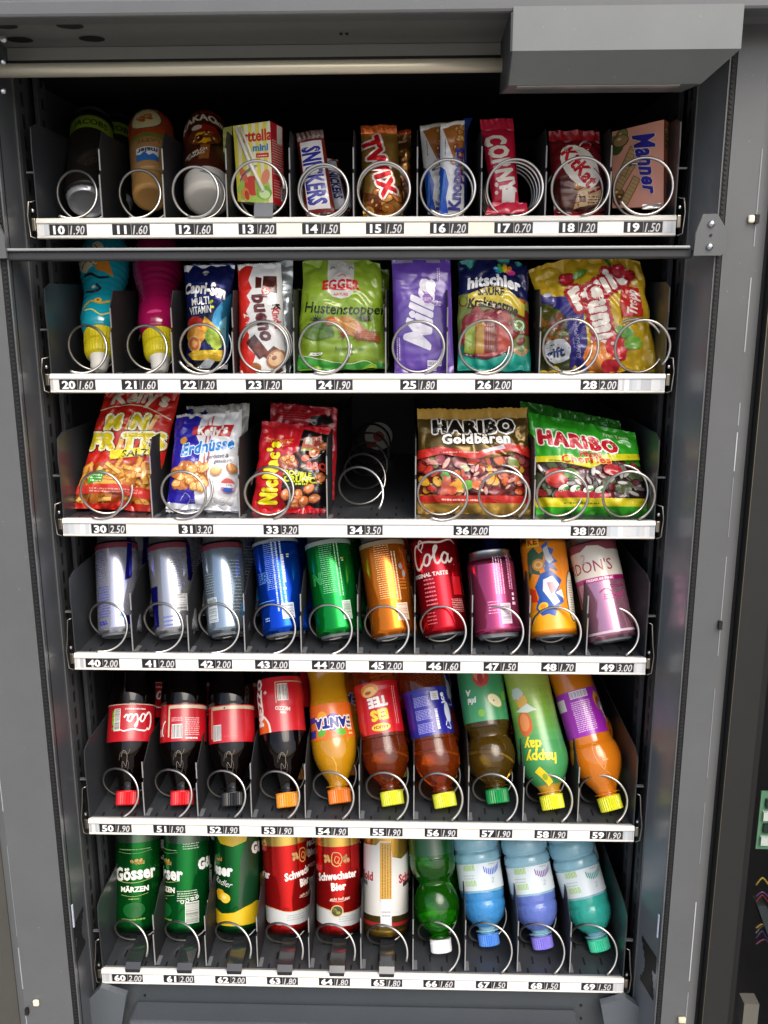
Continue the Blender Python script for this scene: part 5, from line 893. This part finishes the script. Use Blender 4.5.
def a57(A, v0, v1):
    A.E(-2, v1-22, 12, 14, '#b04434', wob=.03); A.E(-4, v1-18, 8, 10, '#cf7a5a'); A.E(-3, v1-24, 4, 8, '#a02c2c'); A.E(14, v0+26, 13, 8.5, '#7a9a4a', -38); A.E(14, v0+26, 11.6, 7.2, '#e4dcb0', -38); A.E(12, v0+26, 1.6, 1, '#4a2c14', -38); A.T('bio', -22, v1-10, 9, '#e8ece0', rot=180, bold=.05, sx=.8); A.T('pfel', -20, v0+28, 8, '#e8ece0', rot=174, bold=.05, sx=.8); A.T('A', -24, v0+40, 8, '#e8ece0', rot=174, bold=.05); A.E(-8, v0+11, 5, 5, '#6fa82a'); A.Rr(26, v0+26, 36, v0+38, '#6fa82a'); A.F(30, v0+8, 34, v0+50, '#8fd0a8', 2, .3, rot=90)
def a58(A, v0, v1):
    for k in range(10): A.Rr(-99, v0+56+k*10, 99, v0+66.2+k*10, ['#4c9450', '#58994c', '#659e48', '#72a344', '#7da742', '#88aa42', '#92ad44', '#9bb048', '#a1b24c', '#a6b450'][k])
    A.E(-22, v0+82, 12, 17, '#c9642a', wob=.05); A.E(-22, v0+84, 8, 12, '#dc8a4a'); A.E(-20, v0+112, 9, 10, '#d8a84a', wob=.06); A.P([(-34, v0+100), (-12, v0+108), (0, v0+98), (-14, v0+96)], '#c9d8c8'); A.E(-26, v0+124, 10, 8, '#b9c9c0', wob=.2); A.F(10, v0+70, 26, v0+130, '#5f8a2a', 5, .25, rot=90); A.F(-6, v0+120, 14, v0+132, '#7f9a3a', 5, .3)
    A.T('happy', -8, v0+34, 14, '#e8d41e', rot=172, bold=.03, sx=.92); A.T('day', -16, v0+52, 14, '#e8d41e', rot=172, bold=.04, sx=.92); A.P([(-22, v0+18), (-12, v0+24), (6, v0+2), (-6, v0-2)], '#e0c41e'); A.E(-8, v0+10, 4.4, 4.4, '#8fa02a')
def a59(A, v0, v1):
    A.B(-16, v1-11, 10, v1-1, '#5a4a5c', '#e4dce4'); A.F(-18, v0+6, 10, v1-14, '#e2b8e4', 16, .5); A.Rr(-99, v1-24, -26, v1-8, '#d8c8d8'); A.E(26, v1-20, 8, 14, '#d8922a', 10, wob=.1); A.E(25, v1-22, 5, 9, '#8a3c1c', wob=.1); A.E(30, v0+36, 6, 5, '#7a9ad0'); A.T('juice', 32, v0+22, 9, '#f0e4f0', rot=110, bold=.06); A.E(32, v0+6, 6, 6, '#d8501c'); A.T('pago', -8, v0-3, 4, '#f4eef4', bold=.08) if 0 else None
TEA = [(.018, .0122), (.022, .0126), (.028, .0135), (.038, .0220), (.052, .0290), (.068, .0318), (.084, .0305), (.090, .0298), (.094, .0302), (.150, .0302), (.156, .0312), (.175, .0318), (.190, .0305), (.210, .0310), (.218, .0285), (.221, .0200)]
FAN = [(.018, .0122), (.022, .0126), (.030, .0140), (.042, .0215), (.058, .0285), (.075, .0312), (.090, .0305), (.096, .0298), (.132, .0282), (.140, .0270), (.155, .0255), (.172, .0258), (.188, .0290), (.205, .0315), (.216, .0300), (.220, .0220)]
APF = [(.018, .0122), (.022, .0126), (.028, .0150), (.040, .0255), (.054, .0318), (.068, .0325), (.080, .0300), (.087, .0262), (.092, .0268), (.100, .0300), (.108, .0312), (.170, .0315), (.200, .0318), (.214, .0300), (.219, .0220)]
HAP = [(.018, .0124), (.022, .0125), (.030, .0165), (.042, .0255), (.056, .0318), (.070, .0335), (.090, .0318), (.120, .0300), (.170, .0298), (.205, .0305), (.216, .0290), (.220, .0220)]
PAG = [(.018, .0124), (.022, .0130), (.030, .0165), (.042, .0245), (.056, .0315), (.070, .0342), (.084, .0325), (.096, .0292), (.150, .0282), (.175, .0285), (.205, .0300), (.216, .0290), (.220, .0220)]
BR = [('cola bottle with red cap and white script label, leftmost on the fifth shelf', (125.5, 804), (130.4, 705), COLAP, '#c8141e', CB, 'cola', LB, a50, '#b01420', swirl),
      ('cola bottle with red cap, barcode and small print on its label, above the tag 51', (180.8, 804), (183, 705), COLAP, '#c8141e', CB, 'cola', LB, a51, '#b01420', swirl),
      ('cola bottle with black cap, above the tag 52', (232.5, 805), (231, 705), COLAP, '#19191b', CB, 'cola', LB, a52, '#b01420', swirl),
      ('dark bottle with orange cap and tall red and orange label, above the tag 53', (288.5, 806), (280, 690), COLAP, '#dc8a1c', CB, 'cola', (98, 172), a53, '#b81822', swirl),
      ('yellow orange lemonade bottle with upside down FANTA label, above the tag 54', (341, 802), (329.5, 695), FAN, '#e0741c', '#b5800f', 'juice', (84, 132), a54, '#d9681c', lambda A: (A.L([(-3, 60), (2, 50), (0, 36), (4, 28)], 1.2, '#d8a850'), A.F(-8, 196, 10, 208, '#e0d8b0', 3, .5))),
      ('ice tea bottle with red label reading EiS TEE upside down, above the tag 55', (394.6, 804), (378, 695), TEA, '#cfd22a', '#d0601c', 'liquid', (94, 164), a55, '#c0141c', None),
      ('tea bottle with blue violet small print label and lime cap, above the tag 56', (448, 806), (427, 695), TEA, '#cfd22a', '#d8641e', 'liquid', (94, 158), a56, '#1c1c84', None),
      ('apple juice bottle with green cap and green apple label, above the tag 57', (498, 802), (482, 695), APF, '#128a44', '#a8842c', 'liquid', (108, 190), a57, '#3f8f5c', None),
      ('green sleeved bottle reading happy day upside down, above the tag 58', (554, 808), (530, 695), HAP, '#d6d61e', '#b98c2c', 'juice', (32, 188), a58, '#3f8a50', None),
      ('orange juice bottle with purple small print label and lime cap, above the tag 59', (613.4, 809), (577, 695), PAG, '#d6d61e', '#cc7412', 'juice', (100, 162), a59, '#9a24aa', lambda A: (A.L([(0, 52), (6, 66), (2, 84), (-6, 88), (-8, 74), (-4, 60), (0, 52)], .9, '#e0a868'), A.T('pago', 0, 72, 7.5, '#e6b070', rot=105, bold=.04, shear=.3), A.L([(2, 34), (8, 44), (2, 50)], 1, '#d89a58')))]
NEXT5 = ['next cola bottle queued behind the red capped one at tag 50', 'next cola bottle queued behind the one at tag 51', 'next cola bottle queued behind the black capped one', 'next red labelled bottle queued behind the one at tag 53', 'next orange lemonade bottle queued behind the one at tag 54', 'next ice tea bottle queued behind the red labelled one at tag 55', 'next tea bottle queued behind the blue violet labelled one', 'next apple juice bottle queued behind the one at tag 57', 'next green sleeved bottle queued behind the one at tag 58', 'next orange juice bottle queued behind the purple labelled one']
row5 = []
for (lb, p1, p2, prof, capc, body, fin, lab, art, lc, ba) in BR:
    e = -1.5 if len(row5) < 7 else 1.5; p1, p2 = (p1[0]+e, p1[1]+1), (p2[0]+e, p2[1]); row5.append(bottle(lb, 4, p1, p2, 32, prof, capc, body, fin, lab, art, lc, bodyart=ba))
bpy.context.view_layer.update()
for i, s_ in enumerate(row5): behind(s_, .004, .070, NEXT5[i])

# ================================================================== lowest shelf: cans and bottles 60 to 69
def goss(A, x, L, t='Gösser', sub='MÄRZEN'):
    A.Rr(-104, 126, 104, 160, '#5c6e60', 'can'); A.T(t, x, 84, 18, '#f2f2ec', bold=.055, sx=.84, arc=-2, rot=3); A.L([(x-28, 72), (x, 70), (x+28, 74)], .7, '#b9b86a'); A.T('gold', x+8, 98, 5, '#c09a4a', bold=.06); A.T('❦', x+12, 120, 6, '#c8a24e') if 0 else A.blobs((x-4, 97, x+14, 101), 5, ['#8a6a2a', '#d0a850'], (1.6, 2.4), hi=None)
    if sub: A.T(sub, x, 61, 7, '#eef0e4', bold=.06, sx=1.05); A.L([(x-20, 53), (x, 51), (x+20, 54)], .5, '#b9b86a'); A.F(x-8, 47, x+8, 49, '#a8b87a', 1, .5)
    A.L([(x-26, 113), (x, 111), (x+26, 114)], .5, '#8fb87a'); A.F(x-24, 116, x+24, 118.5, '#8fb87a', 1, .5); A.F(x-18, 18, x+16, 21, '#7fa85a', 1, .7); A.E(x, 32, 16, 11, '#0c5a24', wob=.05)
def a60(A, L): goss(A, 4, L)
def a61(A, L):
    goss(A, -30, L); A.T('Gösser', 54, 96, 15, '#f2f2ec', bold=.10, sx=.84, rot=3); A.B(6, 14, 26, 44, '#2c3c30', '#d8dcd4', horiz=True); A.F(-6, 46, 24, 62, '#b8c4b0', 5, .4); A.F(2, 118, 26, 128, '#c8d0c0', 3, .45)
    for k in range(4): A.E(2+k*7, 45+k*1.5, 2.6, 2.6, '#dfe4dc'); A.E(2+k*7, 45+k*1.5, 1.6, 1.6, '#1c4a2a')
def a62(A, L):
    A.P([(-99, 140), (-34, 142), (-20, 126), (0, 122), (20, 128), (34, 144), (99, 140), (99, 162), (-99, 162)], '#d8b41e'); A.P([(-99, 8), (99, 8), (99, 20), (34, 42), (20, 38), (0, 30), (-20, 28), (-34, 32), (-99, 30)], '#d8b41e')
    A.P([(6, 34), (40, 42), (52, 150), (24, 140), (10, 100)], '#123c20'); A.T('Gösser', -30, 90, 15, '#f2f2ec', bold=.10, sx=.84, rot=-3); A.T('gold', -24, 104, 5, '#c8862a', bold=.05); A.T('Radler', -17, 72, 9, '#eef0e4', bold=-.005, shear=.4, rot=-14, sx=.95); A.E(-22, 54, 11, 8, '#d8a81e', -20, wob=.1); A.E(-14, 50, 9, 7, '#e8c43a', -10); A.E(-15, 51, 4, 3, '#f0dc8a'); A.T('Gösser', 58, 116, 15, '#f2f2ec', bold=.10, sx=.84)
def sch(A, x):
    A.T('Schwechater', x, 84, 10.5, '#f4ece4', bold=.07, sx=.78, rot=4, arc=-2); A.T('Bier', x+2, 69, 10.5, '#f4ece4', bold=.07, sx=.82, rot=4); A.Rr(-104, 124, 104, 160, '#cfae58', 'can'); A.L([(x-5, 116), (x+4, 115), (x+8, 106), (x+2, 97), (x-6, 100), (x-7, 110), (x-5, 116)], 1.6, '#d8a860'); A.L([(x-1, 111), (x-3, 105), (x+1, 101), (x+4, 108), (x-1, 111)], 1.2, '#d8a860'); A.L([(x+1, 104), (x+6, 97)], 1.3, '#d8a860')
    for s_ in (-1, 1): A.blobs((x+s_*14-3, 102, x+s_*14+3, 111), 7, ['#b8784a', '#d8a860'], (1.5, 2.4), hi=None)
    A.T('echt hell pur', x+4, 52, 4, '#f0d8c8', shear=.3, rot=2); A.L([(x-12, 49), (x+4, 48), (x+18, 51)], .5, '#f0d8c8')
def schb(A):
    A.P([(-104, 40), (-20, 37), (10, 31), (40, 33), (104, 40), (104, 18), (20, 13), (-20, 15), (-104, 20)], '#c4c8c8'); A.L([(-60, 39), (-20, 37.5), (10, 31.5), (60, 35)], .8, '#c9a86a'); A.F(2, 20, 30, 29, '#8f9494', 3, .3, rot=0)
def a63(A, L): schb(A); sch(A, 34); A.T('hater', -34, 84, 10.5, '#f4ece4', bold=.07, sx=.8)
def a64(A, L): schb(A); sch(A, 1); A.E(0, 35, 9, 8.4, '#c9b070'); A.E(0, 35, 7.6, 7, '#3a3c20'); A.blobs((-4, 32, 4, 38), 5, ['#5a5a2a', '#8a8a3a'], (1.5, 2.6), hi=None); A.F(-3, 100, 3, 101, '#fff', 0) if 0 else None
def a65(A, L):
    A.P([(-104, 20), (104, 20), (104, 138), (24, 108), (10, 112), (8, 134), (-8, 134), (-14, 128), (-104, 122)], '#d6d6d2'); A.Rr(-8, 50, 9, 132, '#c89a3a'); A.F(-7, 54, 8, 130, '#8a6420', 4, .45, rot=90); A.T('Gold', -33, 84, 12, '#b01c2c', bold=.05, sx=.82); A.T('Schwechater', 56, 84, 12, '#b01c2c', bold=.05, sx=.8, rot=6); A.T('BIER', -36, 73, 5, '#2a2a2a', bold=.05); A.P([(28, 68), (60, 74), (60, 80), (28, 74)], '#2a2a2a')
    A.Rr(-104, 8, 104, 30, '#6a5c2c', 'can'); A.Rr(-104, 16, 104, 21, '#a8242c'); A.Rr(-7, 16, 9, 54, '#d0d2d4'); A.F(-5, 30, 7, 40, '#9aa0a4', 2, .4)
GC = '#d8b85c'
R6 = [('green beer can reading Gösser MÄRZEN in full, leftmost on the lowest shelf', (132.5, 932), (132.8, 850), '#0a6826', a60, '#9aa79c', '#0f5a28'), ('green half litre beer can turned to show ser and a barcode, above the tag 61', (182, 933), (182, 850), '#0e7030', a61, '#9aa79c', '#0f5a28'), ('green and yellow half litre can with lemon print, above the tag 62', (235.4, 933), (233.5, 850), '#10602c', a62, '#b9b08a', '#6a6a3a'),
      ('red beer can turned so that Schwe runs off its right edge, above the tag 63', (287, 934), (282, 850), '#c21c1c', a63, GC, GC), ('red beer can reading Schwechater Bier in full, above the tag 64', (338, 935), (336, 850), '#c21c1c', a64, GC, GC), ('white and gold beer can with gold centre stripe, above the tag 65', (385.5, 937), (385.5, 850), '#b8923e', a65, GC, '#8a8458')]
cans6 = [can(lb, 5, p1, p2, 20, .0330, .168, c, a, 'can', tc_, bc, neck=.016, foot=.006) for lb, p1, p2, c, a, tc_, bc in R6]
bpy.context.view_layer.update()
for i, s_ in enumerate(cans6): behind(s_, .003, .072, ['next green beer can behind the leftmost one on the lowest shelf', 'next green beer can behind the one with a barcode', 'next green and yellow can behind the lemon one', 'next red beer can behind the one at tag 63', 'next red beer can behind the one reading Schwechater Bier', 'next white and gold beer can behind the one at tag 65'][i])
# green water bottle with white cap
GP = [(.016, .0112), (.022, .0116), (.026, .0135), (.034, .0215), (.046, .0292), (.060, .0318), (.072, .0312), (.084, .0270), (.090, .0235), (.093, .0228), (.097, .0240), (.102, .0275), (.112, .0318), (.126, .0332), (.128, .0322), (.160, .0318), (.190, .0320), (.203, .0300), (.208, .0220)]
def a66(A, v0, v1): A.T('Natürlich', 6, v1-14, 9, '#dfe8dc', rot=186, shear=.2, sx=.9)
row6 = [bottle('bright green mineral water bottle with white cap, above the tag 66', 5, (442, 954), (432.5, 860), 28, GP, '#e2e4e4', '#35a51a', 'liquid', (132, 186), a66, '#0d4a1e', capr=.0150, caph=.018)]
WP = [(.016, .0112), (.021, .0118), (.025, .0135), (.032, .0215), (.042, .0280), (.056, .0312), (.062, .0300), (.066, .0308), (.072, .0315), (.078, .0318), (.112, .0318), (.118, .0332), (.126, .0325), (.130, .0300), (.134, .0325), (.143, .0335), (.150, .0322), (.154, .0298), (.158, .0322), (.168, .0335), (.176, .0322), (.180, .0300), (.184, .0320), (.190, .0315), (.200, .0270), (.203, .0200)]
def wlab(c1):
    def a(A, v0, v1):
        A.Rr(-99, v0, 99, v1, '#c9d4da'); g = A.rnd
        for yy in (v0+6, v0+27):
            for k in range(9): A.P([(-26+k*2.1, yy), (-25+k*2.1, yy), (-25.4+k*2.1+.6*(k % 2), yy+8+g.uniform(-1, 1.5)), (-26.2+k*2.1, yy+8)], '#8fc024')
        A.F(-28, v0+16, -10, v0+24, '#9fb4a0', 2, .3)
        for k in range(9):
            x = 6+k*2.9; y = v0+19+.9*(k-3.5)**2*.35; dx = (k-4)*.35; A.P([(x-.9, y), (x+.8, y+.5), (x+1+dx, y+9), (x-.5+dx, y+8)], c1)
        A.F(12, v0+33, 26, v0+35, '#8a9aa8', 1, .5); A.T('2', 16, v0+12, 7, '#a8b4bc', shear=.3)
    return a
for (lb, p1, p2, cc, bc, nb, k) in (('clear blue water bottle with blue cap, above the tag 67', (490.5, 947), (477.5, 855), '#4a86dc', '#b4ecff', '#52aaee', '#3a5ac8'), ('clear blue water bottle with violet cap, above the tag 68', (545, 950), (527, 855), '#8276d8', '#b8ecff', '#7c90e6', '#7a4a9c'), ('clear blue water bottle with mint green cap, rightmost on the lowest shelf', (602.7, 952), (575, 855), '#3cc79c', '#b4ecff', '#45ccb8', '#2a9a8c')):
    t = bottle(lb, 5, p1, p2, 28, WP, cc, bc, 'water', (78, 114), wlab(k), '#c9d4da', capr=.0150, caph=.017)
    b = MB(); pr = [p for p in spl(WP, 5) if .026 < p[0] < .0772]; b.lathe([(pr[0][0], 0)]+[(v, r+.0002) for v, r in pr]+[(pr[-1][0], 0)], M(nb, 'water')); b.build('tinted_base', t)
    row6.append(t)
bpy.context.view_layer.update()
for i, s_ in enumerate(row6): behind(s_, .004, .070, ['next green water bottle behind the white capped one', 'next blue water bottle behind the blue capped one', 'next blue water bottle behind the violet capped one', 'next blue water bottle behind the mint capped one'][i])
